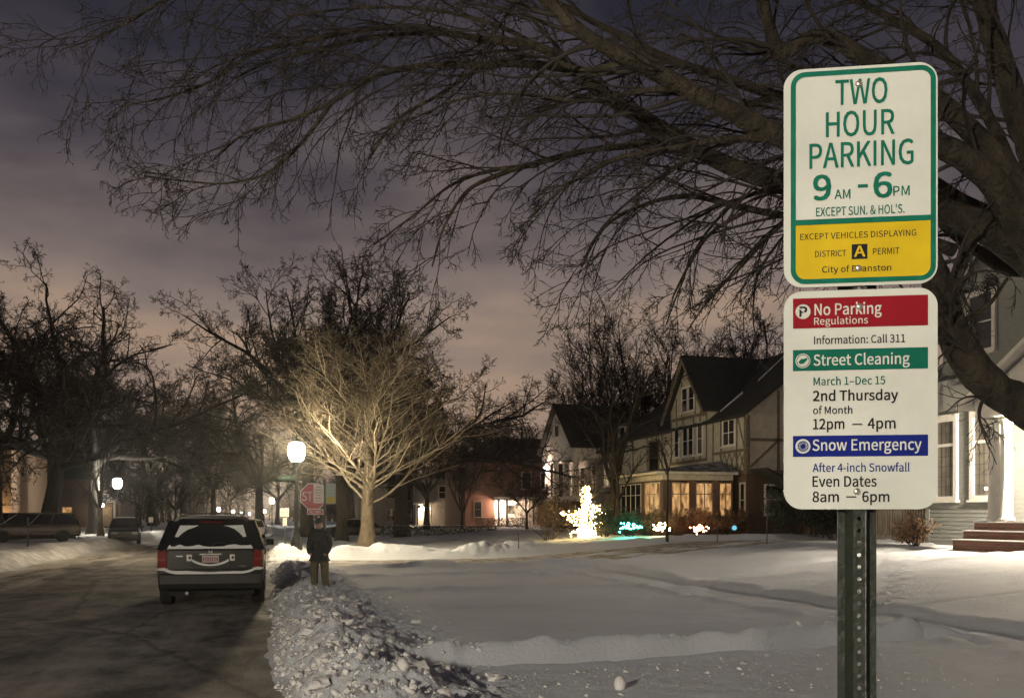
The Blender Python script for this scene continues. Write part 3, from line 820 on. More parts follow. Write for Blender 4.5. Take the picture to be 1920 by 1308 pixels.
def tree_meshes(seed, h, tr, fork, n_limb, limb_ang, limb_len, kids=(9, 7, 5, 3), angs=(42, 45, 45, 45), ratios=(.55, .52, .5, .5), wander=.10,
                up=(.35, .25, .1, 0, 0), lean=(0, 0), twig_r=.006, leader=False, curl=.5, limb_lo=.45, limb_r=.48, split=False):
    rng = np.random.default_rng(seed)
    trunk = MB(); crown = MB()
    # trunk: flared foot, slight sway
    ks = 10; t = np.linspace(0, 1, ks)
    top = h * .92 if leader else fork
    P = np.zeros((1, ks, 3)); P[0, :, 2] = t * top
    sway = np.cumsum(rng.normal(0, .03, (ks, 2)), 0) * top * .25; sway[0] = 0
    P[0, :, 0] = sway[:, 0] * t + lean[0] * t; P[0, :, 1] = sway[:, 1] * t + lean[1] * t
    P[0, 0, 2] = -.3
    R = (tr * (1 - t * (.95 if leader else .35)))[None].copy(); R[0] += tr * .55 * np.exp(-t * top / .35); R = np.maximum(R, .012)
    v, f = tube_arrays(P, R, 12); trunk.arrays(v, f)
    if leader:
        p0, d, l, r = children(P, R, np.array([limb_len]), n_limb, limb_lo, .97, limb_ang, 8, 1.0, rng, limb_r, taper=.62)
    else:
        az = np.arange(n_limb) * 2 * PI / n_limb + rng.uniform(0, 6) + rng.normal(0, .25, n_limb)
        an = np.radians(rng.normal(limb_ang, 7, n_limb)); an[0] *= .3
        d = np.stack([np.sin(an) * np.cos(az), np.sin(an) * np.sin(az), np.cos(an)], 1)
        tt = rng.uniform(.78, .99, n_limb); p0 = np.stack([np.interp(tt, t, P[0, :, k]) for k in range(3)], 1)
        l = limb_len * rng.uniform(.8, 1.15, n_limb); r = tr * rng.uniform(.38, .58, n_limb)
    S = 12
    P, R = grow(p0, d, l, r, np.maximum(r * .22, twig_r), S, wander, (0, 0, up[0]), rng, curl)
    v, f = tube_arrays(P, R, 7); crown.arrays(v, f)
    L = l
    segs = (8, 6, 4, 2); sides = (5, 4, 3, 3)
    for lev, k in enumerate(kids):
        p0, d, l, r = children(P, R, L, k, .18 if lev else .22, 1.0, angs[lev], 12, ratios[lev], rng, .6)
        r = np.maximum(r, twig_r * (1.15 if lev == len(kids) - 1 else 1.3))
        P, R = grow(p0, d, l, r, np.maximum(r * .35, twig_r * .8), segs[lev], wander * 1.25, (0, 0, up[lev + 1]), rng, curl)
        v, f = tube_arrays(P, R, sides[lev]); crown.arrays(v, f)
        L = l
    if split:
        limbs_ = MB(); limbs_.big = crown.big[:2]; crown.big = crown.big[2:]
        return trunk.mesh('trunk', True), crown.mesh('crown', True), limbs_.mesh('limbs', True)
    return trunk.mesh('trunk', True), crown.mesh('crown', True)

def tree(name, label, meshes, loc, rz=0, s=1.0, sz=None, mats=('bark_dark', 'twig_dark'), group=None, tilt=(0, 0)):
    o = empty(name, loc, rz, label, 'tree', group)
    o.rotation_euler = (tilt[0], tilt[1], rz); o.scale = (s, s, sz or s)
    for me, nm, mt in zip(meshes, ('trunk', 'crown', 'limbs'), mats):
        c = bpy.data.objects.new(nm, me); link(c, o)
        if not me.materials: me.materials.append(M[mt])
        c.material_slots[0].link = 'OBJECT'; c.material_slots[0].material = M[mt]
    return o

ELM_A = tree_meshes(11, 21, .46, 6.0, 7, 34, 10.5, kids=(11, 9, 7, 5), wander=.13, up=(.25, .15, .1, .05, 0), twig_r=.010, curl=.7)
ELM_B = tree_meshes(23, 21, .50, 5.0, 6, 40, 11.5, kids=(11, 9, 7, 5), wander=.16, up=(.30, .2, .1, .05, 0), twig_r=.010, curl=.9)
ROUND = tree_meshes(37, 16, .30, 3.5, 8, 42, 8.0, kids=(11, 9, 7, 5), wander=.11, up=(.35, .25, .2, .1, 0), twig_r=.009)
UPRIGHT = tree_meshes(41, 17, .28, 2.6, 8, 24, 10.0, kids=(11, 8, 7, 4), angs=(32, 36, 40, 42), wander=.06, up=(.2, .3, .25, .1, 0), twig_r=.009, curl=.3)
LIT = tree_meshes(53, 12.0, .27, 2.6, 46, 52, 6.8, kids=(10, 8, 6), angs=(36, 40, 42), wander=.075, up=(.75, .45, .2, .1, 0), twig_r=.0055, leader=True, curl=.35, limb_lo=.21, limb_r=.31, split=True)
PALE = tree_meshes(61, 11, .30, 3.2, 4, 30, 6.5, kids=(6, 6, 4), wander=.12, up=(.3, .3, .1, 0, 0), twig_r=.010)

def px_at(px, t):
    p = at(px, 968, t); return p[0], p[1]
def put(name, label, me, px, t, top=None, h0=20.0, rz=0, mats=('bark_dark', 'twig_dark'), group=None, z=None, tilt=(0, 0), sxy=None):
    x, y = px_at(px, t)
    s = 1.0
    if top is not None:
        s = (CAM_Z + (968 - top) / FOC * t) / h0
    if z is None: z = gz1(x, y) - .05 if x > 0 else float(gzl(np.array([x]), np.array([y]))[0]) - .05
    return tree(name, label, me, (x, y, z), rz, sxy or s, s, mats, group, tilt)
def mesh_h(me): return max(v.co.z for v in me[1].vertices)
HA, HB, HR, HU, HL, HP = [mesh_h(m) for m in (ELM_A, ELM_B, ROUND, UPRIGHT, LIT, PALE)]

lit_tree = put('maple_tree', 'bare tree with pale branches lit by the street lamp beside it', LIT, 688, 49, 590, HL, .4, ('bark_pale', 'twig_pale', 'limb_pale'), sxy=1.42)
G = 'bare trees along the street'
put('elm_tree', 'tall bare elm rising behind the lamplit tree, left half of its crown', ELM_A, 575, 78, 470, HA, 1.0, group=G, sxy=1.2)
put('elm_tree', 'tall bare elm rising behind the lamplit tree, right half of its crown', ELM_B, 752, 76, 470, HB, 2.1, group=G, sxy=1.25)
put('elm_tree', 'tall bare elm in the middle behind the lamplit tree, its crown between the other two', ELM_A, 655, 88, 470, HA, 4.0, group=G, sxy=1.15)
put('elm_tree', 'broad dark elm behind the pale lamplit trunk, rising over the left street lamp', ELM_B, 178, 80, 480, HB, 2.9, group=G, sxy=1.15)
put('elm_tree', 'bare elm with thick brown trunk close behind the lamplit tree', ROUND, 641, 63, 560, HR, .3, ('bark', 'twig_dark'), group=G)
put('elm_tree', 'bare elm whose crooked limbs reach over the road left of the street lamp', ELM_B, 487, 125, 655, HB, 3.0, group=G)
put('elm_tree', 'big dark elm with a long limb leaning out over the parked cars at left', ELM_B, 85, 66, 455, HB, .6, group=G, tilt=(0, .14), sxy=1.25)
put('elm_tree', 'dark bare elm cut off by the left edge of the picture', ELM_A, -10, 60, 480, HA, 2.4, group=G, sxy=1.1)
put('elm_tree', 'bare elm between the two elms at the far left', ROUND, 45, 92, 560, HR, 1.2, group=G)
put('elm_tree', 'shadowy elm right behind the pale lamplit trunk on the left', ELM_A, 215, 112, 690, HA, 1.9, group=G)
put('elm_tree', 'far elm above the left street lamp', ELM_B, 285, 140, 705, HB, 4.2, group=G)
put('elm_tree', 'far elm above the roof of the black car', ELM_A, 345, 165, 705, HA, .2, group=G)
put('elm_tree', 'far elm on the left of the end of the street', ROUND, 400, 200, 725, HR, 2.2, group=G)
put('elm_tree', 'dark elm low behind the minivan on the left', ROUND, 130, 120, 760, HR, 5.2, group=G)
put('elm_tree', 'small dark tree behind the car with snow on its roof', ROUND, 262, 100, 830, HR, 3.3, group=G)
put('elm_tree', 'small dark tree at the left kerb in the middle distance', ROUND, 330, 120, 850, HR, 1.3, group=G)
put('elm_tree', 'distant tree closing the street left of its end', ROUND, 430, 240, 830, HR, 1.0, group=G)
put('elm_tree', 'distant tree closing the street right of its end', ROUND, 520, 200, 800, HR, 4.0, group=G)
put('elm_tree', 'bare tree right of the lamplit tree, thin and shadowy', ROUND, 800, 95, 745, HR, 2.6, group=G)
put('elm_tree', 'dark trunked tree standing before the brick house with the lit door', UPRIGHT, 866, 85, 800, HU, 2.6, group=G, sxy=.5)
put('bare_tree', 'round topped bare tree behind the brick house, left one', ROUND, 905, 135, 745, HR, .9, group='bare trees behind the houses')
put('bare_tree', 'round topped bare tree behind the brick house, right one', ROUND, 985, 128, 745, HR, 2.9, group='bare trees behind the houses')
put('bare_tree', 'bare tree with leaning trunk in front of the white columned house', PALE, 1143, 57, 640, HP, 2.0, ('bark', 'twig_dark'), group='bare trees behind the houses', tilt=(0, -.16))
put('bare_tree', 'slim bare tree just left of the cream porch', PALE, 1158, 54, 775, HP, .3, ('bark', 'twig_dark'), group='bare trees behind the houses', sxy=.55)
put('bare_tree', 'tall bare tree with steep limbs behind the half timbered house', UPRIGHT, 1215, 84, 540, HU, .3, group='bare trees behind the houses', sxy=1.45)
put('bare_tree', 'bare tree behind the white columned house', UPRIGHT, 1120, 92, 600, HU, 1.7, group='bare trees behind the houses')
put('bare_tree', 'dense bare tree above the half timbered roof beside the sign', ROUND, 1420, 84, 560, HR, 1.7, group='bare trees behind the houses')
put('bare_tree', 'small tree in front of the brick house right of its lit door', ROUND, 988, 78, 880, HR, .5, ('bark', 'twig'), group='bare trees behind the houses', sxy=.42)
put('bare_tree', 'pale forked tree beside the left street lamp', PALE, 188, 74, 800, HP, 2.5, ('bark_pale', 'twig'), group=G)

# the great tree overhead, its trunk just outside the right edge
def spline(pts, n):
    pts = np.array(pts, float); k = len(pts)
    d = np.concatenate([[0], np.cumsum(np.linalg.norm(np.diff(pts[:, :3], axis=0), axis=1))]); d /= d[-1]
    tt = np.linspace(0, 1, n); out = np.zeros((n, pts.shape[1]))
    m = np.gradient(pts, d, axis=0)
    for q, t in enumerate(tt):
        i = min(np.searchsorted(d, t, 'right') - 1, k - 2); i = max(i, 0)
        h = d[i + 1] - d[i]; s = (t - d[i]) / h
        out[q] = (2 * s**3 - 3 * s**2 + 1) * pts[i] + (s**3 - 2 * s**2 + s) * h * m[i] + (-2 * s**3 + 3 * s**2) * pts[i + 1] + (s**3 - s**2) * h * m[i + 1]
    return out
def limb_pts(lst, n=26):
    """(px, py, depth, width in px) along the limb -> points and radii in metres"""
    arr = np.array([[*at(a, b, t), w * .86 / 2 / FOC * t] for a, b, t, w in lst])
    s = spline(arr, n); return s[:, :3], np.maximum(s[:, 3], .006)
T0 = 9.2
trunk_l = [(2075, 1310, T0, 260), (2060, 1150, T0, 190), (2045, 1000, T0, 170), (2030, 860, T0, 165), (2015, 700, T0, 160), (2000, 560, T0, 150), (1985, 430, T0, 110)]
limbs = [
    # lower limb that swings down past the grey house and rises behind the signs
    [(2040, 830, 9.2, 90), (1925, 765, 9.1, 82), (1850, 715, 9.0, 74), (1795, 640, 8.9, 70), (1765, 555, 8.9, 62), (1730, 460, 8.9, 56), (1640, 370, 9.0, 50), (1550, 330, 9.2, 44), (1470, 345, 9.4, 46)],
    # dark limb
    [(2010, 560, 9.2, 80), (1920, 475, 9.1, 70), (1830, 420, 9.1, 62), (1740, 385, 9.3, 56), (1600, 365, 9.5, 52), (1470, 345, 9.6, 46), (1355, 305, 9.6, 38), (1240, 240, 9.5, 32), (1150, 190, 9.5, 28), (1075, 130, 9.5, 24), (1020, 92, 9.6, 20), (920, 75, 9.8, 15), (800, 62, 10, 12), (690, 72, 10.2, 10), (590, 95, 10.3, 8), (500, 118, 10.4, 6), (440, 148, 10.4, 5)],
    # brown lit limb
    [(2000, 540, 9.0, 85), (1915, 425, 8.8, 70), (1850, 330, 8.6, 58), (1770, 275, 8.5, 52), (1620, 262, 8.4, 50), (1470, 258, 8.3, 46), (1375, 212, 8.2, 42), (1290, 168, 8.1, 38), (1190, 115, 8.0, 34), (1105, 72, 8.0, 30), (1035, 12, 8.0, 27), (975, -60, 8.1, 24), (880, -150, 8.2, 20), (740, -230, 8.3, 12)],
    # upper limbs
    [(1995, 500, 9.3, 80), (1935, 280, 9.4, 58), (1893, 165, 9.5, 52), (1868, 90, 9.6, 46), (1840, -10, 9.7, 42), (1790, -140, 9.8, 34), (1720, -260, 9.9, 22)],
    [(1990, 480, 8.9, 60), (1900, 340, 8.7, 52), (1828, 255, 8.7, 46), (1760, 190, 8.7, 42), (1640, 120, 8.8, 36), (1520, 70, 8.9, 30), (1465, 100, 9.0, 34), (1440, 40, 9.0, 28), (1425, -30, 9.0, 24), (1400, -120, 9.1, 16)],
    [(1990, 470, 9.6, 60), (1920, 432, 9.7, 56), (1830, 398, 9.9, 50), (1750, 350, 10.1, 44), (1600, 250, 10.3, 34), (1480, 190, 10.4, 26), (1370, 150, 10.5, 22), (1250, 110, 10.6, 18), (1120, 45, 10.7, 14), (1010, -10, 10.8, 11), (870, -60, 11, 7)],
    # thin low bough that droops left of the sign
    [(1790, 470, 9.2, 30), (1700, 440, 9.2, 26), (1580, 420, 9.2, 22), (1470, 405, 9.2, 18), (1375, 385, 9.2, 14), (1290, 368, 9.2, 11), (1205, 385, 9.1, 8), (1130, 430, 9.0, 6), (1090, 500, 9.0, 4)],
    # bough drooping to the middle
    [(1265, 258, 9.5, 16), (1190, 272, 9.3, 15), (1105, 282, 9.2, 13), (1010, 305, 9.1, 12), (930, 330, 9.0, 10), (880, 355, 8.9, 8), (835, 420, 8.9, 6), (810, 500, 8.9, 4)],
    [(1010, 310, 9.1, 10), (930, 318, 9.2, 9), (850, 345, 9.2, 7), (780, 400, 9.2, 5), (700, 460, 9.3, 3)],
    # boughs reaching to the upper left
    [(1075, 130, 9.5, 20), (980, 120, 9.4, 17), (880, 122, 9.4, 15), (780, 125, 9.5, 13), (700, 145, 9.6, 12), (625, 190, 9.7, 10), (545, 225, 9.8, 8), (460, 250, 9.9, 6), (400, 300, 10, 4)],
    [(625, 190, 9.7, 9), (580, 250, 9.6, 8), (545, 290, 9.6, 7), (500, 325, 9.6, 6), (430, 343, 9.6, 5), (350, 340, 9.7, 4), (270, 330, 9.7, 3)],
    [(900, 75, 9.8, 14), (780, 50, 10, 12), (660, 60, 10.2, 11), (560, 80, 10.3, 10), (480, 98, 10.4, 8), (400, 150, 10.4, 6), (320, 180, 10.5, 5), (225, 200, 10.6, 3)],
    [(975, -40, 9.6, 16), (800, -70, 9.8, 13), (600, -50, 10, 10), (420, -30, 10.2, 8), (310, 0, 10.3, 7), (240, 42, 10.4, 6), (170, 75, 10.4, 4), (120, 92, 10.5, 3)],
    [(1470, 258, 8.3, 20), (1360, 262, 8.2, 16), (1250, 280, 8.1, 13), (1150, 300, 8.1, 10), (1060, 350, 8.1, 7), (990, 410, 8.2, 4)],
    [(1400, 395, 9.2, 10), (1330, 440, 9.2, 8), (1290, 500, 9.2, 6), (1260, 560, 9.2, 4)],
    [(1475, 412, 9.3, 10), (1430, 455, 9.3, 8), (1380, 510, 9.3, 6), (1330, 555, 9.3, 4)],
    [(1290, 165, 8.1, 16), (1210, 170, 8.1, 12), (1100, 190, 8.0, 9), (960, 175, 8.0, 7), (850, 190, 8.1, 5), (760, 230, 8.2, 3)],
    [(1000, 100, 9.6, 12), (900, 130, 9.5, 10), (820, 180, 9.4, 8), (750, 220, 9.4, 6), (690, 300, 9.4, 4)],
    [(1190, 115, 8.0, 15), (1090, 130, 8.3, 12), (960, 60, 8.6, 10), (820, 20, 9, 8), (680, 15, 9.4, 6), (540, 30, 9.8, 4)],
    [(1835, 415, 9.1, 26), (1815, 470, 9.0, 24), (1795, 520, 8.95, 26), (1780, 590, 8.9, 28)],
    [(1990, 470, 10.2, 40), (1900, 505, 10.4, 34), (1840, 475, 10.6, 28), (1775, 428, 10.8, 24), (1700, 330, 11, 18), (1560, 160, 11.2, 12), (1400, 90, 11.4, 8), (1250, 30, 11.6, 5)],
    [(1905, 330, 9.0, 30), (1830, 180, 9.6, 24), (1760, 90, 10, 20), (1660, 30, 10.4, 16), (1560, -20, 10.8, 12), (1400, -80, 11, 8)],
    [(1780, 640, 8.9, 18), (1810, 600, 8.7, 14), (1850, 575, 8.5, 10), (1890, 520, 8.4, 7)],
]
tp, trd = limb_pts(trunk_l, 16)
big_tree = empty('overhanging_tree', (tp[0][0], tp[0][1], 0), 0, 'great bare tree overhead whose limbs reach across the sky from the right', 'tree')
def rel(v): return v - np.array([tp[0][0], tp[0][1], 0])
def limb_obj(P, R, name, m, sides=12, seed=0):
    v, f = tube_arrays(rel(P)[None], R[None], sides)
    r0 = np.repeat(R, sides)
    c = np.repeat(rel(P), sides, axis=0)
    n = 1 + .20 * fbm(v[:, 0] * 6 + v[:, 2] * 5, v[:, 1] * 6 - v[:, 2] * 3, 300 + seed, 3) + .16 * fbm(v[:, 0] * 17 + v[:, 2] * 13, v[:, 1] * 19 - v[:, 2] * 9, 340 + seed, 3)
    v = c + (v - c) * n[:, None]
    return MB().arrays(v, f).build(name, m, big_tree, True)
limb_obj(tp, trd, 'trunk', M['bark'], 18)
Ps, Rs, Ls = [], [], []
for i, l in enumerate(limbs):
    P, R = limb_pts(l, 56)
    limb_obj(P, R, 'limb', M['bark'], 14, i)
    Ps.append(P); Rs.append(R)
rngb = np.random.default_rng(77)
P = np.array(Ps); R = np.array(Rs)
L = np.linalg.norm(np.diff(P, axis=1), axis=2).sum(1)
twigs = MB()
left = np.array([-CY, SY, 0.0])                 # outwards, away from the trunk
# side boughs: number follows the limb's length
lev0 = []
for i in range(len(P)):
    k = int(np.clip(L[i] * 3.5, 5, 34))
    p, d, l, r = children(P[i:i + 1], R[i:i + 1], np.array([min(L[i], 4.0)]), k, .16, 1.0, 40, 11, .52, rngb, .42, bias=left * .38 + np.array([0, 0, -.05]), taper=.45)
    lev0.append((p, d, l, np.clip(r, .005, .022)))
p, d, l, r = [np.concatenate(q) for q in zip(*lev0)]
B, BR = grow(p, d, l, r, np.maximum(r * .3, .0035), 12, .075, (0, 0, -.32), rngb, .6)
v, f = tube_arrays(rel(B.reshape(-1, 3)).reshape(B.shape), BR, 6); twigs.arrays(v, f)
for lev, (k, ang, rt, seg, sd, wn_, dr) in enumerate(((6, 40, .50, 8, 4, .075, -.34), (5, 40, .50, 6, 3, .085, -.34), (2, 42, .52, 4, 3, .11, -.2))):
    p, d, l2, r = children(B, BR, l, k, .15, 1.0, ang, 13, rt, rngb, .6, bias=left * .15 + np.array([0, 0, -.06]))
    r = np.maximum(r, (.0042, .0034, .0030)[lev]); l = np.maximum(l2, .05)
    B, BR = grow(p, d, l, r, np.maximum(r * .5, .0022), seg, wn_, (0, 0, dr), rngb, .7)
    v, f = tube_arrays(rel(B.reshape(-1, 3)).reshape(B.shape), BR, sd); twigs.arrays(v, f)
o = twigs.build('twigs', M['twig'], big_tree, True); o['kind'] = 'stuff'
# ------------------------------------------------------------------ street lamps
def lamp_parts(gm):
    root = empty('street_lamp')
    b = MB(); b.lathe([(.30, 0), (.30, .10), (.25, .14), (.235, .55), (.20, .62), (.17, .72), (.125, .85), (.12, .95)], 16); b.build('base', M['black_metal'], root, False)
    b = MB()
    n = 16; prof = [(.098, .93), (.085, 1.8), (.070, 3.55)]
    vs, fs = [], []
    for r, z in prof:
        for k in range(n * 2):
            a = PI * k / n; rr = r * (1.0 if k % 2 else .86); vs.append((rr * math.cos(a), rr * math.sin(a), z))
    for i in range(2):
        for k in range(2 * n): fs.append((i * 2 * n + k, i * 2 * n + (k + 1) % (2 * n), (i + 1) * 2 * n + (k + 1) % (2 * n), (i + 1) * 2 * n + k))
    b.add(vs, fs); b.build('shaft', M['black_metal'], root)
    MB().lathe([(.085, 3.53), (.11, 3.58), (.10, 3.66), (.16, 3.80), (.205, 3.90), (.205, 3.95), (.15, 3.96)], 16).build('capital', M['black_metal'], root)
    MB().lathe([(.17, 3.955), (.28, 4.06), (.345, 4.26), (.355, 4.48), (.31, 4.66), (.20, 4.76)], 20).build('globe', gm, root, True)
    MB().lathe([(.22, 4.755), (.23, 4.78), (.14, 4.86), (.05, 4.92), (.035, 4.98), (.045, 5.02), (.01, 5.08)], 14).build('cap', M['black_metal'], root)
    return root
lamp0 = lamp_parts(M['globe'])
def place_lamp(x, y, label, z=0.0, gm=None, first=[True]):
    o = lamp0 if first[0] else copy_tree(lamp0)
    first[0] = False
    o.location = (x, y, z)
    tag(o, label, 'street lamp', 'street lamps')
    if gm is not None:
        for c in o.children:
            if c.name.startswith('globe'):
                c.material_slots[0].link = 'OBJECT'; c.material_slots[0].material = gm
    return o
p = at(556, 968, 41.0)
main_lamp = place_lamp(p[0], p[1], 'bright street lamp beside the stop sign and the lamplit tree', .12)
p = at(220, 968, 80.0); place_lamp(p[0], p[1], 'bright street lamp on the left side of the road by the pale tree', .12, M['globe_white'])
p = at(510, 968, 160.0); place_lamp(p[0], p[1], 'street lamp down the street just left of the big lamp post', .0, M['globe_white'])
for (px, t, lab) in ((410, 236, 'distant street lamp over the middle of the black car roof'), (437, 350, 'far street lamp left of the street end, second above the car roof'),
                     (453, 470, 'farthest left street lamp above the right side of the car roof'), (496, 330, 'far street lamp on the right side of the street end'),
                     (468, 610, 'tiny street lamp at the very end of the street'), (486, 520, 'small street lamp just left of the white car roof')):
    p = at(px, 968, t); place_lamp(p[0], p[1], lab, -.9)
place_lamp(-8.6, -6.2, 'street lamp behind the viewer that lights the parking signs', .1, M['globe_dim'])

# ------------------------------------------------------------------ street signs
def plate(name, m, parent, w, h, r, loc, th=.003, n=4):
    return sheet(MB(), [(p[0] + loc[0], p[1] + loc[2]) for p in rrect(w, h, r, n)], loc[1] - th, loc[1]).build(name, m, parent)
def small_print(parent, x0, x1, zt, zb, y, rows, m):
    for k in range(rows):
        z = zt + (zb - zt) * (k + .5) / rows; h = abs(zt - zb) / rows * .45
        w = (x1 - x0) * (.95 if k % 3 else .7); xc = (x0 + x1) / 2
        flat(MB(), [(xc - w / 2, z + h / 2), (xc - w / 2, z - h / 2), (xc + w / 2, z - h / 2), (xc + w / 2, z + h / 2)], y).build('print_line', m, parent)
M['stop_red'] = mat('stop_red', (.36, .022, .028), .45, .1, 10)
M['faded_white'] = mat('faded_white_sign', (.60, .58, .54), .5, .06, 10)
M['print_red'] = mat('print_pale_red', (.42, .22, .20), .6, .1, 10)
M['print_green'] = mat('print_pale_green', (.25, .40, .34), .6, .1, 10)
p = at(607, 968, 27.0); spx, spy = p[0], p[1]; spz = gz1(spx, spy)
stop = empty('stop_sign', (spx, spy, 0), -YAW * .8, 'red stop sign with an ALL WAY plaque half covered by a white parking sign', 'stop sign')
D_ = 27.0
def zpx(py, t=D_): return CAM_Z + (968 - py) / FOC * t
MB().box(-.030, .030, .004, .035, spz - .1, zpx(905)).build('post', M['black_metal'], stop)
c = ((588 - 607) / FOC * D_, zpx(930)); R8 = .40
octo = [(c[0] + R8 * math.cos(PI / 8 + PI / 4 * k), c[1] + R8 * math.sin(PI / 8 + PI / 4 * k)) for k in range(8)]
sheet(MB(), octo, -.004, 0).build('octagon', M['stop_red'], stop)
ring_sheet(MB(), octo, [(c[0] + (q[0] - c[0]) * .93, c[1] + (q[1] - c[1]) * .93) for q in octo], -.0055).build('border', M['faded_white'], stop)
lettering('STOP', M['faded_white'], stop, c[0] - .315, c[0] + .315, c[1] + .13, c[1] - .13, -.007, bold=.012)
zq = zpx(959); plate('plaque', M['stop_red'], stop, .45, .155, .015, (c[0] + .05, 0, zq), .004)
ring_sheet(MB(), [(q[0] + c[0] + .05, q[1] + zq) for q in rrect(.45, .155, .015, 3)], [(q[0] + c[0] + .05, q[1] + zq) for q in rrect(.415, .12, .008, 3)], -.0055).build('plaque_border', M['faded_white'], stop)
lettering('ALL WAY', M['faded_white'], stop, c[0] - .11, c[0] + .21, zq + .038, zq - .038, -.006, bold=.01)
# post with parking plates in front of the stop sign
p = at(608.5, 968, 25.6); ps = empty('parking_sign', (p[0], p[1], 0), -YAW * .7, 'white plate and white and yellow plate on the dark post before the stop sign', 'sign')
def z2(py): return zpx(py, 25.6)
MB().box(-.03, .03, .003, .03, gz1(p[0], p[1]) - .1, z2(898)).build('post', M['black_metal'], ps)
pl = plate('white_plate', M['faded_white'], ps, .27, .50, .02, (-.155, 0, z2(925)))
small_print(pl, -.26, -.05, z2(910), z2(941), -.0045, 6, M['print_red'])
pl = plate('two_part_plate', mat('dim_white_sign', (.26, .28, .25), .5, .1, 10), ps, .26, .55, .02, (.165, .006, z2(925)))
flat(MB(), [(.04, z2(931)), (.04, z2(943)), (.29, z2(943)), (.29, z2(931))], .0015).build('yellow_panel', mat('dull_yellow', (.36, .27, .02), .5, .1, 10), pl)
small_print(pl, .06, .27, z2(908), z2(929), .0012, 4, M['print_green'])
# street name blade on the lamp post
p = at(556, 968, 40.9); blade = empty('street_name_sign', (p[0], p[1], 0), -YAW, 'dark green street name sign fixed to the lamp post', 'sign')
zb = CAM_Z + (968 - 895) / FOC * 41
bl = MB().box(-.76, -.09, -.012, .012, zb - .11, zb + .11).build('blade', mat('street_sign_green', (.025, .06, .045), .5, .2, 10), blade)
MB().box(-.13, -.05, -.03, .03, zb - .14, zb - .10).build('bracket', M['black_metal'], blade)
small_print(blade, -.70, -.18, zb + .05, zb - .06, -.0135, 1, mat('dim_print', (.12, .15, .13), .6, .1, 8))
# cluster of small regulatory plates further down
p = at(534, 968, 47.0); rs = empty('regulation_sign', (p[0], p[1], 0), -YAW * .6, 'two white plates over two smaller ones on a thin post left of the lamp post', 'sign')
def z3(py): return zpx(py, 47.0)
MB().box(-.025, .025, .005, .03, gz1(p[0], p[1]) - .2, z3(951)).build('post', M['black_metal'], rs)
for dx, dy_, w, h in ((-.115, 960, .21, .40), (.10, 960, .20, .42), (0, 974, .20, .20), (0, 981.5, .20, .18)):
    q = plate('plate', M['faded_white'], rs, w, h, .015, (dx, 0, z3(dy_)))
    small_print(q, dx - w * .4, dx + w * .4, z3(dy_) + h * .4, z3(dy_) - h * .4, -.0045, 3, M['print_red'])
p = at(283, 968, 80.0); ls = empty('regulation_sign', (p[0], p[1], 0), -YAW, 'small white sign on a dark post at the left kerb', 'sign')
MB().box(-.04, .04, .005, .05, 0, zpx(967, 80)).build('post', M['black_metal'], ls)
for dx in (-.10, .10):
    q = plate('plate', M['faded_white'], ls, .18, .42, .015, (dx, 0, zpx(974, 80)))
    small_print(q, dx - .07, dx + .07, zpx(971, 80), zpx(977, 80), -.0045, 2, M['print_red'])
p = at(52, 968, 47.0); lz = float(gzl(np.array([p[0]]), np.array([p[1]]))[0])
sk = empty('marker_post', (p[0], p[1], lz - .1), 0, 'thin dark post standing in the left snowbank before the minivan', 'post')
MB().box(-.03, .03, -.02, .02, 0, 1.5).build('stake', M['black_metal'], sk)
MB().box(-.036, .036, -.026, .026, 1.5, 1.56).build('cap', M['black_metal'], sk)

# ------------------------------------------------------------------ cars
M['paint_black'] = mat('black_car_paint', (.005, .0053, .006), .22, .3, 4, spec=.6)
M['paint_dark'] = mat('dark_car_paint', (.018, .019, .020), .3, .3, 4, spec=.6)
M['paint_brown'] = mat('brown_car_paint', (.035, .024, .019), .35, .3, 4, spec=.5)
M['paint_white'] = mat('white_car_paint', (.55, .55, .55), .35, .1, 4, spec=.5)
M['car_glass'] = mat('car_glass', (.010, .011, .012), .07, .2, 3, spec=.9)
M['trim'] = mat('black_plastic', (.016, .016, .016), .65, .3, 14)
M['dirty_trim'] = mat('salt_stained_bumper', (.009, .009, .0085), .6, .4, 9)
M['rubber'] = mat('tyre_rubber', (.012, .012, .012), .85, .3, 20, .3)
M['rim'] = mat('alloy_rim', (.25, .25, .25), .4, .2, 10, metal=.7)
def lens_mat():
    m, n, l, b = new_mat('tail_lamp_red')
    tc = n.new('ShaderNodeTexCoord'); w = n.new('ShaderNodeTexWave'); w.inputs['Scale'].default_value = 14; w.bands_direction = 'Z'
    l.new(tc.outputs['Object'], w.inputs['Vector'])
    r = n.new('ShaderNodeValToRGB'); r.color_ramp.elements[0].color = (.10, .005, .005, 1); r.color_ramp.elements[1].color = (.19, .010, .010, 1)
    l.new(w.outputs['Fac'], r.inputs[0]); l.new(r.outputs[0], b.inputs['Base Color']); b.inputs['Roughness'].default_value = .12
    return m
M['tail'] = lens_mat()
M['headlight'] = mat('headlamp_glass', (.35, .36, .37), .1, .2, 20, spec=.8)
def loft(mb, rings, close=True):
    n = len(rings[0]); vs = [p for r in rings for p in r]; fs = []
    for i in range(len(rings) - 1):
        for k in range(n): fs.append((i * n + k, i * n + (k + 1) % n, (i + 1) * n + (k + 1) % n, (i + 1) * n + k))
    fs.append(list(range(n))); fs.append([(len(rings) - 1) * n + k for k in range(n)][::-1])
    return mb.add(vs, fs)
def half_ring(pts):
    """pts: (x, y, z) from the bottom centre up to the top centre, mirrored"""
    out = list(pts); out += [(-x, y, z) for x, y, z in reversed(pts) if x > 1e-6]
    return out
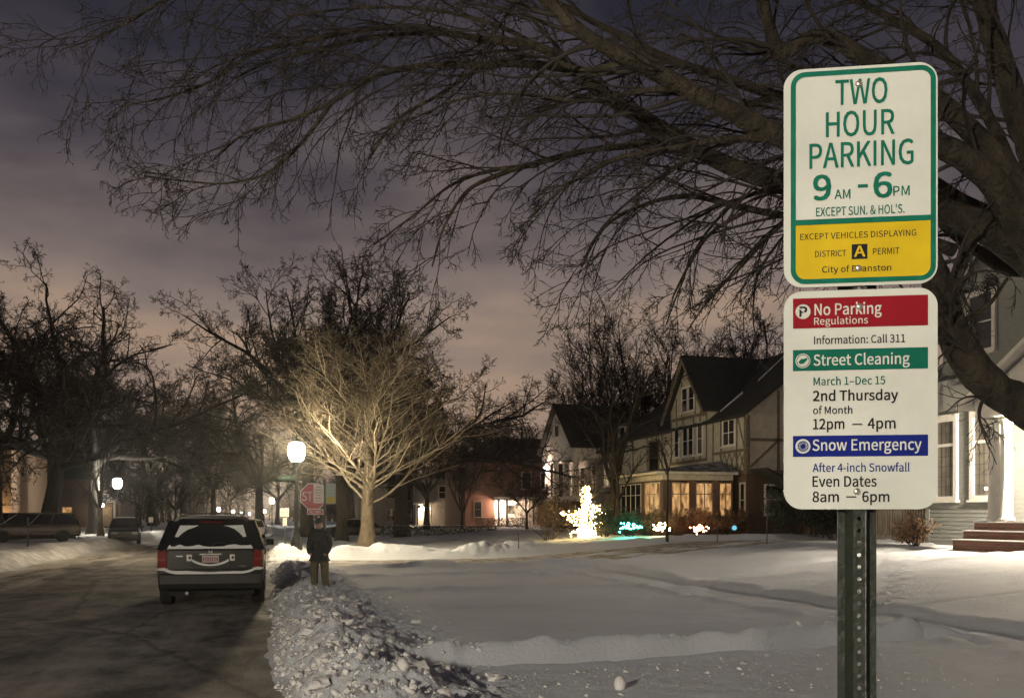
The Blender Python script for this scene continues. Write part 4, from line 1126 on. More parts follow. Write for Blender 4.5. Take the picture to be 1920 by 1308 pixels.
def wheel(car, x, y, r, w):
    o = MB(); s = 1 if x > 0 else -1
    prof = [(r * .62, -w / 2), (r * .93, -w / 2), (r, -w * .34), (r, w * .34), (r * .93, w / 2), (r * .62, w / 2)]
    o.lathe(prof, 24); o.v = [(p[2], p[0], p[1]) for p in o.v]
    wh = o.build('wheel', M['rubber'], car, True, loc=(x, y, r))
    q = MB(); q.lathe([(r * .62, -w * .45), (r * .62, w * .40), (r * .50, w * .42), (r * .18, w * .36)], 20)
    q.v = [(p[2] * s, p[0], p[1]) for p in q.v]
    q.build('rim', M['rim'], wh)
    return wh
def make_car(name, label, cat, loc, rz, paint, L=4.77, W=1.96, zb=.36, belt=1.10, roof=1.72, hood=1.02, cab=(-2.36, -2.02, .75, 1.55), tail_drop=0.0, group='parked cars', wr=.36):
    """cab = y of rear glass foot, rear glass head, windscreen head, windscreen foot; nose at +y"""
    c = empty(name, loc, rz, label, cat, group)
    h = L / 2; w = W / 2
    def ring(y, ws, zt, zlow=None, dy=0):
        zl = zlow or zb
        return half_ring([(0, y, zl), (w * .90 * ws, y, zl), (w * .985 * ws, y, zl + .10), (w * ws, y, zl + .30), (w * ws, y, zt - .18), (w * .965 * ws, y, zt - .05), (w * .90 * ws, y, zt), (0, y, zt + .01)])
    rb = belt - tail_drop
    rings = [ring(-h, .93, rb - .02, zb + .06), ring(-h + .10, .985, rb), ring(-h + .6, 1, rb), ring(cab[0] + .3, 1, belt), ring(0, 1, belt - .01), ring(cab[3], .995, belt - .02), ring(h - .9, .98, hood), ring(h - .25, .93, hood - .12), ring(h, .80, hood - .28, zb + .08)]
    ys = [r[0][1] for r in rings]; rings = [r for _, r in sorted(zip(ys, rings), key=lambda q: q[0])]
    body = loft(MB(), rings).build('body', paint, c, False, bevel=.035)
    zt = roof
    def cring(y0, y1, ws):
        yz = lambda z: y0 + (y1 - y0) * (z - belt) / (zt - belt)
        return half_ring([(0, yz(belt - .04), belt - .04), (w * .93 * ws, yz(belt - .04), belt - .04), (w * .90 * ws, yz(belt + .1), belt + .1), (w * .76 * ws, yz(zt - .10), zt - .10), (w * .66 * ws, yz(zt - .02), zt - .02), (0, yz(zt), zt)])
    cabin = loft(MB(), [cring(cab[0], cab[1], .97), cring(cab[0] + .15, cab[1] + .12, 1), cring((cab[0] + cab[3]) / 2, (cab[1] + cab[2]) / 2, 1), cring(cab[3] - .1, cab[2] - .05, 1), cring(cab[3], cab[2], .97)]).build('greenhouse', M['car_glass'], c, False, bevel=.03)
    rp = [(cab[1] - .04, .93), (cab[1] + .2, 1.0), ((cab[1] + cab[2]) / 2, 1.0), (cab[2] + .02, .95)]
    rr = [half_ring([(0, y, zt - .03), (w * .735 * s_, y, zt - .075), (w * .70 * s_, y, zt - .012), (w * .5 * s_, y, zt + .018), (0, y, zt + .03)]) for y, s_ in rp]
    loft(MB(), rr).build('roof', paint, c, False, bevel=.015)
    for s in (-1, 1):
        # pillars: rear, middle, front
        for yb, yt, wd in ((cab[0] + .12, cab[1] + .10, .13), ((cab[0] + cab[3]) / 2 - .55, (cab[1] + cab[2]) / 2 - .45, .07), ((cab[0] + cab[3]) / 2 + .55, (cab[1] + cab[2]) / 2 + .3, .07), (cab[3] - .08, cab[2] - .03, .07)):
            MB().bar((s * w * .935, yb, belt - .03), (s * w * .745, yt, zt - .06), wd, .035).build('pillar', paint, c)
        mb = MB(); mb.box(0, .17, -.05, .06, 0, .14); mb.v = [(s * (w + .02 + p[0]), cab[3] - .38 + p[1], belt - .04 + p[2]) for p in mb.v]
        mb.build('mirror', M['trim'], c, False, bevel=.03)
        for yy in (-h + .95, h - .92):
            wheel(c, s * (w - .12), yy, wr, .24)
            a = MB(); n = 14
            outer = [(s * (w + .004), yy + (wr + .09) * math.cos(PI * k / n), wr + (wr + .09) * math.sin(PI * k / n)) for k in range(n + 1)]
            inn = [(s * (w + .004), yy + (wr + .02) * math.cos(PI * k / n), wr + (wr + .02) * math.sin(PI * k / n)) for k in range(n + 1)]
            a.add(outer + inn, [(k, k + 1, n + 2 + k, n + 1 + k) for k in range(n)]); a.build('wheel_arch', M['trim'], c)
            d = MB(); cc = [(s * (w + .002), yy + (wr + .03) * math.cos(2 * PI * k / 20), max(wr + (wr + .03) * math.sin(2 * PI * k / 20), zb - .02)) for k in range(20)]
            d.add(cc, [list(range(20))]); d.build('wheel_well', M['rubber'], c)
        for yy, zz in (((cab[0] + cab[3]) / 2 - .25, belt - .16), ((cab[0] + cab[3]) / 2 + .8, belt - .16)):
            MB().box(min(s * (w - .01), s * (w + .025)), max(s * (w - .01), s * (w + .025)), yy - .09, yy + .09, zz - .018, zz + .018).build('door_handle', paint, c)
        MB().box(s * w * .62 - .17, s * w * .62 + .17, h - .12, h - .0, hood - .40, hood - .24).build('headlight', M['headlight'], c, False, bevel=.02)
    MB().box(-w * .42, w * .42, h - .05, h + .012, hood - .46, hood - .30).build('grille', M['trim'], c)
    MB().box(-w * .86, w * .86, h - .2, h + .05, zb + .02, zb + .24).build('front_bumper', M['dirty_trim'], c, False, bevel=.05)
    MB().box(-w * .8, w * .8, -h + .25, h - .3, zb - .14, zb + .04).build('underbody', M['rubber'], c)
    return c

# the black car parked ahead of the camera
p = at(397, 968, 18.2)
SUV_L = 4.77
suv = make_car('parked_car', 'black sport utility vehicle seen from behind with snow on its bumper and rear window', 'car', (p[0], p[1] + SUV_L / 2, 0.0), math.radians(-.5), M['paint_black'], belt=1.12, roof=1.70, wr=.37)
yr = -SUV_L / 2
def panel(name, m, parent, pts, y, th=.012, bevel=0.0):
    return sheet(MB(), pts, y - th, y + .01).build(name, m, parent, False, bevel=bevel)
# tailgate skin and bumper
panel('tailgate', M['paint_black'], suv, [(-.76, 1.09), (-.80, .72), (.80, .72), (.76, 1.09)], yr, .018, .012)
b = MB(); b.prism([(-.93, yr - .09, .66), (-.93, yr + .35, .66), (-.93, yr + .35, .36), (-.93, yr - .05, .34), (-.93, yr - .10, .46)], (1.86, 0, 0)); b.build('rear_bumper', M['dirty_trim'], suv, False, bevel=.04)
b = MB()
for s in (-1, 1):
    pts = [(s * .955, 1.07), (s * .80, 1.10), (s * .775, .74), (s * .93, .72)]
    q = sheet(MB(), pts if s < 0 else pts[::-1], yr - .022, yr + .25).build('tail_lamp', M['tail'], suv, False, bevel=.015)
    MB().box(min(s * .79, s * .94), max(s * .79, s * .94), yr - .030, yr - .015, .90, .93).build('reflector', mat('amber_reflector', (.22, .03, .02), .2, .1, 20), q)
for z_ in (.715, 1.098): MB().box(-.78, .78, yr - .0195, yr - .012, z_ - .006, z_ + .006).build('panel_gap', M['rubber'], suv)
MB().box(-.20, .20, yr - .030, yr - .016, 1.0, 1.022).build('handle_bar', M['rim'], suv)
# rear window follows the sloping hatch
def hatch(x, z):
    """point on the sloping rear glass"""
    k = (z - 1.12) / (1.70 - 1.12); return (x, -2.36 + .34 * k - .012, z)
def hatch_panel(name, m, parent, pts, off=0.0):
    vs = [np.array(hatch(x, z)) + np.array([0, -off, .0]) for x, z in pts]
    b = MB(); b.prism(vs, (0, .010, 0)); return b.build(name, m, parent)
hatch_panel('hatch_frame', M['paint_black'], suv, [(-.80, 1.10), (.80, 1.10), (.60, 1.67), (-.60, 1.67)], .012)
win = hatch_panel('rear_window', M['car_glass'], suv, [(-.72, 1.18), (.72, 1.18), (.585, 1.57), (-.585, 1.57)], .026)
hatch_panel('spoiler', M['paint_black'], suv, [(-.62, 1.585), (.62, 1.585), (.58, 1.68), (-.58, 1.68)], .06)
hatch_panel('brake_light', mat('unlit_brake_light', (.10, .006, .008), .2, .2, 20), suv, [(-.22, 1.60), (.22, 1.60), (.22, 1.63), (-.22, 1.63)], .075)
# frost left in the corners outside the sweep of the wiper
rs_ = np.random.default_rng(9)
for s in (-1, 1):
    pts = [(s * .575, 1.555), (s * .655, 1.335), (s * .60, 1.325), (s * .53, 1.40), (s * .42, 1.475), (s * .30, 1.525), (s * .22, 1.548)]
    pts = [(x + rs_.uniform(-.01, .01), z + rs_.uniform(-.008, .008)) for x, z in pts]
    q = hatch_panel('frost', M['carsnow'], suv, pts if s < 0 else pts[::-1], .030)
xs_ = np.linspace(-.74, .74, 34)
top_ = 1.150 + .055 * np.array([vnoise(np.array([x * 9]), np.array([3.0]), 5)[0] for x in xs_])
hatch_panel('ledge_snow', M['carsnow'], suv, [(x, z) for x, z in zip(xs_, top_)][::-1] + [(-.78, 1.115), (.78, 1.115)], .055)
b = MB(); b.tube([np.array(hatch(.02, 1.18)) + [0, -.07, 0], np.array(hatch(.10, 1.225)) + [0, -.06, 0], np.array(hatch(.34, 1.215)) + [0, -.05, 0]], [.022, .016, .010], 6); b.build('wiper', M['trim'], suv)
# bumper snow, plate recess, plate, stickers, badge, handle
n = 36; xx = np.linspace(-.86, .86, n)
zz = .655 + .085 * np.clip((np.abs(xx) - .55) / .3, 0, 1) ** 2
tt_ = .022 + .035 * vnoise(xx * 7, xx * 0, 8) * vnoise(xx * 2.3, xx * 0, 9)
vs = []
b = MB()
pts_t = [(x, z + t) for x, z, t in zip(xx, zz, tt_)]; pts_b = [(x, z - .012) for x, z in zip(xx, zz)]
sheet(b, pts_t[::-1] + pts_b, yr - .115, yr - .01); b.build('bumper_snow', M['carsnow'], suv)
for s in (-1, 1):
    b = MB(); b.ball((s * .87, yr - .03, .735), .10, np.random.default_rng(3 + s), .1, 2, (1.1, .8, .32)); b.build('bumper_snow', M['carsnow'], suv, True)
panel('plate_recess', M['trim'], suv, [(-.36, .78), (-.30, 1.03), (.30, 1.03), (.36, .78)][::-1], yr - .014, .008)
pl = panel('licence_plate', mat('plate_pink_white', (.42, .32, .31), .5, .1, 10), suv, [(-.152, .855), (-.152, .985), (.152, .985), (.152, .855)][::-1], yr - .028, .004)
rp_ = np.random.default_rng(4)
for k in range(7):
    x = -.125 + k * .041
    flat(MB(), [(x - .011, .955), (x - .013 + .004 * (k % 2), .875), (x + .010, .875), (x + .012, .955)], yr - .0345).build('plate_character', mat('plate_ink', (.16, .06, .06), .6, .1, 10) if k == 0 else bpy.data.materials['plate_ink'], pl)
arc = [(-.33 + .66 * k / 20, .80 + .085 * abs(-1 + 2 * k / 20) ** 2.2) for k in range(21)]
b = MB(); sheet(b, [(x, z + .022 + .012 * abs(x) / .33) for x, z in arc][::-1] + [(x, z - .012) for x, z in arc], yr - .05, yr - .012); b.build('recess_snow', M['carsnow'], suv)
for x, h_ in ((-.385, .09), (.395, .09)):
    q = panel('sticker', M['faded_white'], suv, [(x - .045, .945 - h_ / 1.5), (x - .045, .945 + h_ / 1.5), (x + .045, .945 + h_ / 1.5), (x + .045, .945 - h_ / 1.5)][::-1], yr - .018, .003)
    flat(MB(), circle(x + .01, .945, .026, 16), yr - .0225).build('sticker_mark', M['trim'], q)
b = MB()
for s in (-1, 1): b.bar((s * .022, yr - .024, 1.025), (s * .030, yr - .024, 1.085), .011, .008)
b.bar((-.022, yr - .024, 1.055), (.022, yr - .024, 1.055), .010, .008); b.build('badge', M['rim'], suv)
b = MB(); b.box(-.62, -.50, yr - .026, yr - .016, .965, .990); b.build('model_badge', M['rim'], suv)
b = MB(); b.box(.50, .66, yr - .026, yr - .016, .775, .79); b.build('trim_badge', mat('dull_badge', (.1, .1, .1), .4, .1, 20), suv)
MB().tube([(-.42, yr + .05, .29), (-.42, yr - .10, .285)], [.03, .03], 10).build('exhaust_pipe', M['rim'], suv)
for s in (-1, 1):
    MB().tube([(s * .60, -1.75, 1.76), (s * .60, -.3, 1.79), (s * .60, .55, 1.77)], [.018] * 3, 6).build('roof_rail', M['trim'], suv)
for yy in (-1.55, .2):
    MB().bar((-.6, yy, 1.785), (.6, yy, 1.785), .04, .025).build('roof_bar', M['trim'], suv)
b = MB(); b.ball((0, -1.0, 1.735), .5, np.random.default_rng(5), .04, 3, (1.05, 1.9, .035)); b.build('roof_snow', M['carsnow'], suv, True)

def sedan(label, px, t, rz, paint, snow=False, name='parked_car', **kw):
    q = at(px, 968, t)
    z = 0.0
    c = make_car(name, label, 'car', (q[0], q[1], z), rz, paint, **kw)
    if snow:
        b = MB(); b.ball((0, -.4, kw.get('roof', 1.45) + .03), .5, np.random.default_rng(7), .05, 3, (1.15, 1.7, .10)); b.build('roof_snow', M['carsnow'], c, True)
    return c
van = sedan('dark minivan parked side on behind the left snowbank', 62, 56, math.radians(102), M['paint_brown'], L=5.0, W=1.95, belt=1.06, roof=1.70, hood=1.0, cab=(-2.42, -2.15, .85, 1.75), wr=.34)
van.location.z = .22
c = sedan('small dark car facing the viewer at the left kerb with snow on its roof', 234, 60, math.radians(187), M['paint_dark'], True, L=4.5, W=1.85, belt=1.02, roof=1.58, hood=.98, cab=(-2.1, -1.75, .55, 1.25))
c.location.z = .05
sedan('white car parked far ahead of the black car', 474, 74, 0, M['paint_white'], True, L=4.6, W=1.8, belt=.98, roof=1.46, hood=.92, cab=(-2.0, -1.35, .4, 1.2), tail_drop=.06)
c = sedan('snow covered car parked behind the trunk of the lamplit tree', 664, 74, math.radians(80), M['paint_dark'], True, L=4.5, W=1.8, belt=.95, roof=1.42, hood=.90, cab=(-1.9, -1.2, .4, 1.2), tail_drop=.05)
c.location.z = gz1(c.location.x, c.location.y)
c = sedan('brown car half out of the picture in front of the floodlit house at left', -10, 72, math.radians(100), M['paint_brown'], False, L=4.6, W=1.85, belt=1.0, roof=1.55, hood=.95, cab=(-2.1, -1.6, .5, 1.3))
c.location.z = .45

# ------------------------------------------------------------------ person in the gap of the snowbank
def skin_mesh(name, verts, edges, mtl, parent, root=0, sub=2):
    me = bpy.data.meshes.new(name); me.from_pydata([v[:3] for v in verts], edges, []); me.update()
    me.materials.append(mtl)
    o = bpy.data.objects.new(name, me); link(o, parent)
    o.modifiers.new('skin', 'SKIN').use_smooth_shade = True
    s = o.modifiers.new('sub', 'SUBSURF'); s.levels = sub; s.render_levels = sub
    lay = me.skin_vertices[0].data if me.skin_vertices else None
    if lay is None:
        bm = bmesh.new(); bm.from_mesh(me); bm.verts.layers.skin.verify(); bm.to_mesh(me); bm.free(); lay = me.skin_vertices[0].data
    for i, v in enumerate(verts):
        r = v[3] if isinstance(v[3], tuple) else (v[3], v[3])
        lay[i].radius = r; lay[i].use_root = (i == root)
    return o
p = at(599, 968, 20.6); pz = gz1(p[0], p[1])
per = empty('person', (p[0], p[1], .0), math.radians(-20), 'person in a dark bulky jacket and khaki trousers standing in the snowbank gap, head bowed', 'person')
skin = mat('skin', (.30, .17, .12), .6, .15, 20)
jacket = mat('dark_jacket', (.020, .022, .026), .85, .4, 14, .4, 30)
khaki = mat('khaki_trousers', (.105, .090, .050), .9, .3, 10, .5, 22)
boots = mat('brown_boots', (.03, .022, .016), .8, .3, 14)
# he faces -y (towards the camera), a little to his right; hands in the jacket pockets
bv = [(0, 0, .93, .13), (0, .0, 1.12, .12), (0, .01, 1.30, .14), (0, .0, 1.42, .07), (0, -.035, 1.50, .055), (0, -.06, 1.56, .06),
      (.10, 0, .86, .085), (.12, -.01, .50, .062), (.13, .02, .12, .045), (.13, -.05, .05, .04), (.14, -.15, .04, .035),
      (-.10, 0, .86, .085), (-.11, .0, .50, .062), (-.11, .03, .12, .045), (-.12, -.04, .05, .04), (-.13, -.14, .04, .035),
      (.15, 0, 1.36, .055), (.215, .03, 1.12, .044), (.18, -.10, .94, .036), (.14, -.14, .90, .033),
      (-.15, 0, 1.36, .055), (-.215, .03, 1.12, .044), (-.18, -.10, .94, .036), (-.14, -.14, .90, .033)]
be = [(0, 1), (1, 2), (2, 3), (3, 4), (4, 5), (0, 6), (6, 7), (7, 8), (8, 9), (9, 10), (0, 11), (11, 12), (12, 13), (13, 14), (14, 15), (2, 16), (16, 17), (17, 18), (18, 19), (2, 20), (20, 21), (21, 22), (22, 23)]
skin_mesh('body', bv, be, skin, per)
# head with a face, bowed
hb = MB(); v, f = ICO[3]; v = v.copy()
hv = v * np.array([.078, .098, .118])
fr = v[:, 1] < 0
hv[:, 2] -= np.where(fr, .012 * (-v[:, 1]), 0)
hv[:, 0] *= 1 - .22 * np.clip(-v[:, 2], 0, 1)                                        # jaw narrows
nose = np.exp(-((v[:, 0] / .16) ** 2 + ((v[:, 2] + .10) / .22) ** 2)) * fr; hv[:, 1] -= .026 * nose
for s in (-1, 1):
    eye = np.exp(-(((v[:, 0] - s * .36) / .14) ** 2 + ((v[:, 2] - .08) / .10) ** 2)) * fr; hv[:, 1] += .012 * eye
mouth = np.exp(-((v[:, 0] / .26) ** 2 + ((v[:, 2] + .45) / .06) ** 2)) * fr; hv[:, 1] += .007 * mouth
bow = math.radians(24); cb_, sb_ = math.cos(bow), math.sin(bow)
def headp(q): return (q[0], -.075 + q[1] * cb_ - q[2] * -sb_ * -1, 1.575 + q[2] * cb_ + q[1] * sb_)
hb.add([headp(q) for q in hv], f); head = hb.build('head', skin, per, True)
for s in (-1, 1):
    e = MB(); e.ball(headp((s * .078, .012, .0)), .026, None, 0, 2, (.5, .8, 1.2)); e.build('ear', skin, head, True)
    e = MB(); e.ball(headp((s * .029, -.083, .010)), .010, None, 0, 2); e.build('eye', M['trim'], head, True)
cap = MB(); cv = v[v[:, 2] > -2] * np.array([.086, .105, .122]); keep = [q for q in f if all(v[i, 2] > .22 + .12 * -v[i, 1] * 0 for i in q)]
cap.add([headp((q[0], q[1] + .004, q[2] + .004)) for q in cv], keep); cap.build('knit_cap', jacket, per, True)
jv = [(0, .0, .80, (.185, .15)), (0, 0, .95, (.20, .16)), (0, .0, 1.15, (.19, .155)), (0, .01, 1.32, (.175, .14)), (0, -.005, 1.43, (.11, .10)), (0, -.03, 1.49, (.085, .085)),
      (.165, 0, 1.36, .08), (.225, .03, 1.13, .07), (.20, -.09, .97, .062), (.15, -.14, .93, .05),
      (-.165, 0, 1.36, .08), (-.225, .03, 1.13, .07), (-.20, -.09, .97, .062), (-.15, -.14, .93, .05)]
skin_mesh('jacket', jv, [(0, 1), (1, 2), (2, 3), (3, 4), (4, 5), (3, 6), (6, 7), (7, 8), (8, 9), (3, 10), (10, 11), (11, 12), (12, 13)], jacket, per, 1)
tv = [(0, 0, .90, .14), (.105, 0, .80, .110), (.122, -.01, .50, .085), (.13, .02, .14, .078), (-.105, 0, .80, .110), (-.112, .0, .50, .085), (-.112, .03, .14, .078)]
skin_mesh('trousers', tv, [(0, 1), (1, 2), (2, 3), (0, 4), (4, 5), (5, 6)], khaki, per)
for s, x in ((1, .13), (-1, -.12)):
    skin_mesh('boot', [(x, .05, .16, .06), (x, .045, .06, .062), (x, -.06, .05, .055), (x + s * .01, -.16, .045, .045)], [(0, 1), (1, 2), (2, 3)], boots, per)
# ------------------------------------------------------------------ houses
class Wall:
    """a wall plane: u runs along it, z up, d outwards"""
    def __init__(self, o, u, n):
        self.o = np.array([*o, 0.0]); self.u = np.array([*u, 0.0]); self.n = np.array([*n, 0.0])
    def p(self, u, z, d=0.0):
        return self.o + self.u * u + self.n * d + np.array([0, 0, z])
    def slab(self, pts, d0, d1):
        return MB().prism([self.p(u, z, d0) for u, z in pts], self.n * (d1 - d0))
    def rect(self, u0, u1, z0, z1, d0, d1):
        return self.slab([(u0, z0), (u1, z0), (u1, z1), (u0, z1)], d0, d1)
def west(x): return Wall((x, 0), (0, 1), (-1, 0))        # faces the street, u = y
def south(y): return Wall((0, y), (1, 0), (0, -1))       # faces the camera side, u = x
def east(x): return Wall((x, 0), (0, 1), (1, 0))

def window(h, wl_, u0, u1, z0, z1, nx=1, ny=2, fm='white_paint', gm='glass_dark', fr=.09, proud=.07, sill=True, transom=None, name='window'):
    """frame as the part; panes and bars as its pieces"""
    mb = MB()
    for a in ((u0 - fr, u1 + fr, z1, z1 + fr), (u0 - fr, u1 + fr, z0 - fr * .8, z0), (u0 - fr, u0, z0, z1), (u1, u1 + fr, z0, z1)):
        q = wl_.rect(*a, 0.0, proud); mb.add(q.v, q.f)
    w = mb.build(name, M[fm], h)
    zs = list(np.linspace(z0, z1, ny + 1)) if transom is None else [z0, transom, z1]
    us = np.linspace(u0, u1, nx + 1)
    bw = .022
    for i in range(nx):
        for k in range(len(zs) - 1):
            wl_.rect(us[i] + bw, us[i + 1] - bw, zs[k] + bw, zs[k + 1] - bw, .005, .022).build('pane', M[gm], w)
    for i in range(1, nx): wl_.rect(us[i] - bw, us[i] + bw, z0, z1, .0, .05).build('mullion', M[fm], w)
    for k in range(1, len(zs) - 1): wl_.rect(u0, u1, zs[k] - bw, zs[k] + bw, .0, .045).build('rail', M[fm], w)
    if sill: wl_.rect(u0 - fr - .05, u1 + fr + .05, z0 - fr * .8 - .07, z0 - fr * .8, 0, proud + .08).build('sill', M[fm], w)
    return w
def roof_slab(h, pts, th, m='roof', name='roof', up=(0, 0, 1)):
    return MB().prism(pts, np.array(up) * th).build(name, M[m], h)

# ---- half timbered house -------------------------------------------------
XM, XP = 25.3, 20.8; YS, YN = 47.2, 66.0; Z0 = .78
tud = empty('tudor_house', (XM, YS, 0), 0, 'half timbered cream house with steep dark gable and glazed brick porch', 'house')
tud_inv = Matrix.Translation((-XM, -YS, 0))
class Under:
    pass
def fix(parent):
    """children were built in world coordinates: keep them there"""
    for c in parent.children:
        c.matrix_parent_inverse = Matrix.Translation(-parent.location)
WM = west(XM); SM = south(YS)
EV = 7.45; RX = 30.6; RZ_ = 11.5; XE = 36.0
# brick ground floor, stucco above
MB().box(XM, XE, YS, YN, 0, 4.05).build('ground_floor_wall', M['brick_dark'], tud)
MB().box(XM - .04, XE + .04, YS - .04, YN, 4.05, EV).build('upper_wall', M['cream'], tud)
SM.slab([(XM - .04, EV), (XE + .04, EV), (RX, RZ_ - .15)], -.20, .04).build('gable_wall', M['cream'], tud)
SMa = south(YN); SMa.slab([(XM - .04, EV), (XE + .04, EV), (RX, RZ_ - .15)], .0, .20).build('gable_wall', M['cream'], tud)
# main roof: two slopes
ov = .45
def slope_z(x): return EV - .05 + (RZ_ - EV) * (x - XM) / (RX - XM)
MB().prism([(XM - ov, YS - .5, slope_z(XM - ov)), (RX, YS - .5, RZ_), (RX, YN + .4, RZ_), (XM - ov, YN + .4, slope_z(XM - ov))], (0, 0, .18)).build('roof', M['roof'], tud)
MB().prism([(XE + ov, YS - .5, slope_z(XM - ov)), (RX, YS - .5, RZ_), (RX, YN + .4, RZ_), (XE + ov, YN + .4, slope_z(XM - ov))], (0, 0, .18)).build('roof', M['roof'], tud)
# street gable
GY0, GY1 = 51.2, 56.4; GC = (GY0 + GY1) / 2; GZ = 11.35
WG = west(XM - .35)
WG.slab([(GY0, 4.1), (GY1, 4.1), (GY1, 8.3), (GC, GZ - .1), (GY0, 8.3)], -.7, .0).build('street_gable', M['cream'], tud)
MB().box(XM - .3, RX - 1.5, GY0 + .02, GY1 - .02, 6.5, 8.3).build('gable_side_wall', M['cream'], tud)
for s, y0 in ((-1, GY0 - .45), (1, GY1 + .45)):
    zz = 8.3 - .45 * (GZ - 8.3) / (GC - GY0)
    MB().prism([(XM - .85, y0, zz), (XM - .85, GC, GZ), (RX, GC, GZ), (RX - 1.2, y0, zz)], (0, 0, .15)).build('gable_roof', M['roof'], tud)
    WG.slab([(y0, zz - .04), (GC, GZ - .04), (GC, GZ - .28), (y0, zz - .28)] if s < 0 else [(GC, GZ - .04), (y0, zz - .04), (y0, zz - .28), (GC, GZ - .28)], .38, .5).build('bargeboard', M['timber'], tud)
# snow left in the valley of the roof
MB().prism([(RX - .3, GY0 - .1, RZ_ + .1), (RX - .15, GY0 + .2, RZ_ + .12), (RX - 2.5, GY0 - .3, slope_z(RX - 2.5) + .2), (RX - 2.7, GY0 - .55, slope_z(RX - 2.7) + .2)], (0, 0, .06)).build('valley_snow', M['snow'], tud)
MB().prism([(RX - 3.6, GY0 - .4, slope_z(RX - 3.6) + .2), (RX - 3.5, GY0 - .2, slope_z(RX - 3.5) + .2), (RX - 5.0, GY0 - .35, slope_z(RX - 5.0) + .2), (RX - 5.1, GY0 - .5, slope_z(RX - 5.1) + .2)], (0, 0, .06)).build('valley_snow', M['snow'], tud)
# timbers: street gable
def timber(wl_, a, b, w=.16, d=.02):
    (u0, z0), (u1, z1) = a, b
    L_ = math.hypot(u1 - u0, z1 - z0); nu, nz = -(z1 - z0) / L_ * w / 2, (u1 - u0) / L_ * w / 2
    wl_.slab([(u0 + nu, z0 + nz), (u0 - nu, z0 - nz), (u1 - nu, z1 - nz), (u1 + nu, z1 + nz)], .001, d + .0012 * (timber.k % 5)).build('timber', M['timber'], tud); timber.k += 1
timber.k = 0
for z in (7.75, 5.05): timber(WG, (GY0, z), (GY1, z), .2)
for u in (GY0 + .1, GY0 + .95, GC - .75, GC + .75, GY1 - .95, GY1 - .1): timber(WG, (u, 5.15), (u, 7.65))
for u in (GC - 1.75, GC - .95, GC + .95, GC + 1.75): timber(WG, (u, 7.85), (u, 8.3 + (GZ - 8.3) * (1 - abs(u - GC) / (GC - GY0)) - .2), .14)
window(tud, WG, GC - .85, GC - .12, 8.15, 9.55, 1, 2); window(tud, WG, GC + .12, GC + .85, 8.15, 9.55, 1, 2)
for a, b in ((-1.95, -1.35), (-.72, -.06), (.06, .72), (1.35, 1.95)): window(tud, WG, GC + a, GC + b, 5.45, 7.2, 1, 2)
# front wall south of the gable
WU = west(XM - .04)
for u in (YS + .1, YS + 1.0, YS + 2.9, GY0 - .12): timber(WU, (u, 4.2), (u, EV - .1))
timber(WU, (YS, 5.35), (GY0, 5.35)); timber(WU, (YS, 4.15), (GY0, 4.15), .22)
for u in (YS + .1, YS + .7, YS + 1.3, YS + 1.9, YS + 2.5): timber(WU, (u, 5.25), (u + .55, 4.25), .09, .018); timber(WU, (u + .55, 5.25), (u, 4.25), .09, .026)
window(tud, WU, YS + 1.25, YS + 2.6, 5.75, 7.1, 2, 2)
timber(WU, (YS + .15, 5.5), (YS + .9, 7.2), .13)
# north part of the front wall, with its big window
for u in (GY1 + .2, GY1 + 2.1, GY1 + 4.6, GY1 + 7.2): timber(WU, (u, 4.2), (u, EV - .2), .18)
timber(WU, (GY1, EV - .25), (YN, EV - .25), .3)
window(tud, WU, GY1 + 2.6, GY1 + 4.2, 4.55, 6.75, 1, 2, 'timber')
# south gable wall timbers and window
SU = south(YS - .04)
for u in (XM + .1, XM + 1.9, XM + 4.0, XM + 6.3, XM + 8.6, XE - .1): timber(SU, (u, 4.2), (u, min(EV + 3.4, EV + (RZ_ - EV) * (1 - abs(u - RX) / (RX - XM)) - .3)))
timber(SU, (XM, 5.9), (XE, 5.9)); timber(SU, (XM, 4.15), (XE, 4.15), .22); timber(SU, (XM + .2, 4.4), (XM + 1.8, 5.8), .13, .018)
SB = south(YS)
window(tud, SB, XM + 1.15, XM + 2.2, 1.9, 3.4, 1, 2, 'white_paint'); window(tud, WM, YS + .15, YS + .62, 1.75, 3.5, 1, 2, 'cream')
# little brick entry with gabled hood on the south side
MB().box(XM + 2.9, XM + 6.2, YS - 1.6, YS - .01, 0, 3.0).build('side_entry_wall', M['brick_dark'], tud)
MB().prism([(XM + .2, YS - 1.9, 4.2), (XM + 2.4, YS - 1.9, 3.05), (XM + 2.4, YS - .05, 3.05), (XM + .2, YS - .05, 4.2)], (0, 0, .1)).build('side_entry_roof', M['roof'], tud)
MB().prism([(XM + 2.5, YS - 1.9, 3.05), (XM + 6.5, YS - 1.9, 3.05), (XM + 6.5, YS - .06, 3.75), (XM + 2.5, YS - .06, 3.75)], (0, 0, .1)).build('side_entry_roof', M['roof'], tud)
# glazed porch: brick piers, sill wall, windows, flat hipped roof
YP0, YP1 = 48.0, 54.8
MB().box(XP, XM - .4, YP0, YP1, 0, 1.55).build('porch_base', M['brick_dark'], tud)
MB().box(XP + .35, XM - .4, YP0 + .35, YP1 - .35, 1.55, 3.95).build('porch_room', mat('porch_room_dark', (.05, .035, .025), .9, .2, 3), tud)
WP = west(XP); SP = south(YP0)
for u in (YP0, YP0 + 2.55, YP1 - .42): WP.rect(u, u + .42, 1.55, 3.7, -.42, .0).build('pier', M['brick_dark'], tud)
for u in (XP + 1.55, XP + 2.95): SP.rect(u, u + .30, 1.55, 3.7, -.3, -.01).build('pier', M['brick'], tud)
SP.rect(XP + 4.05, XM - .4, 1.55, 3.7, -.4, -.01).build('pier', M['brick'], tud)
MB().box(XP - .05, XM - .4, YP0 - .05, YP1 + .05, 3.7, 4.0).build('porch_beam', M['cream'], tud)
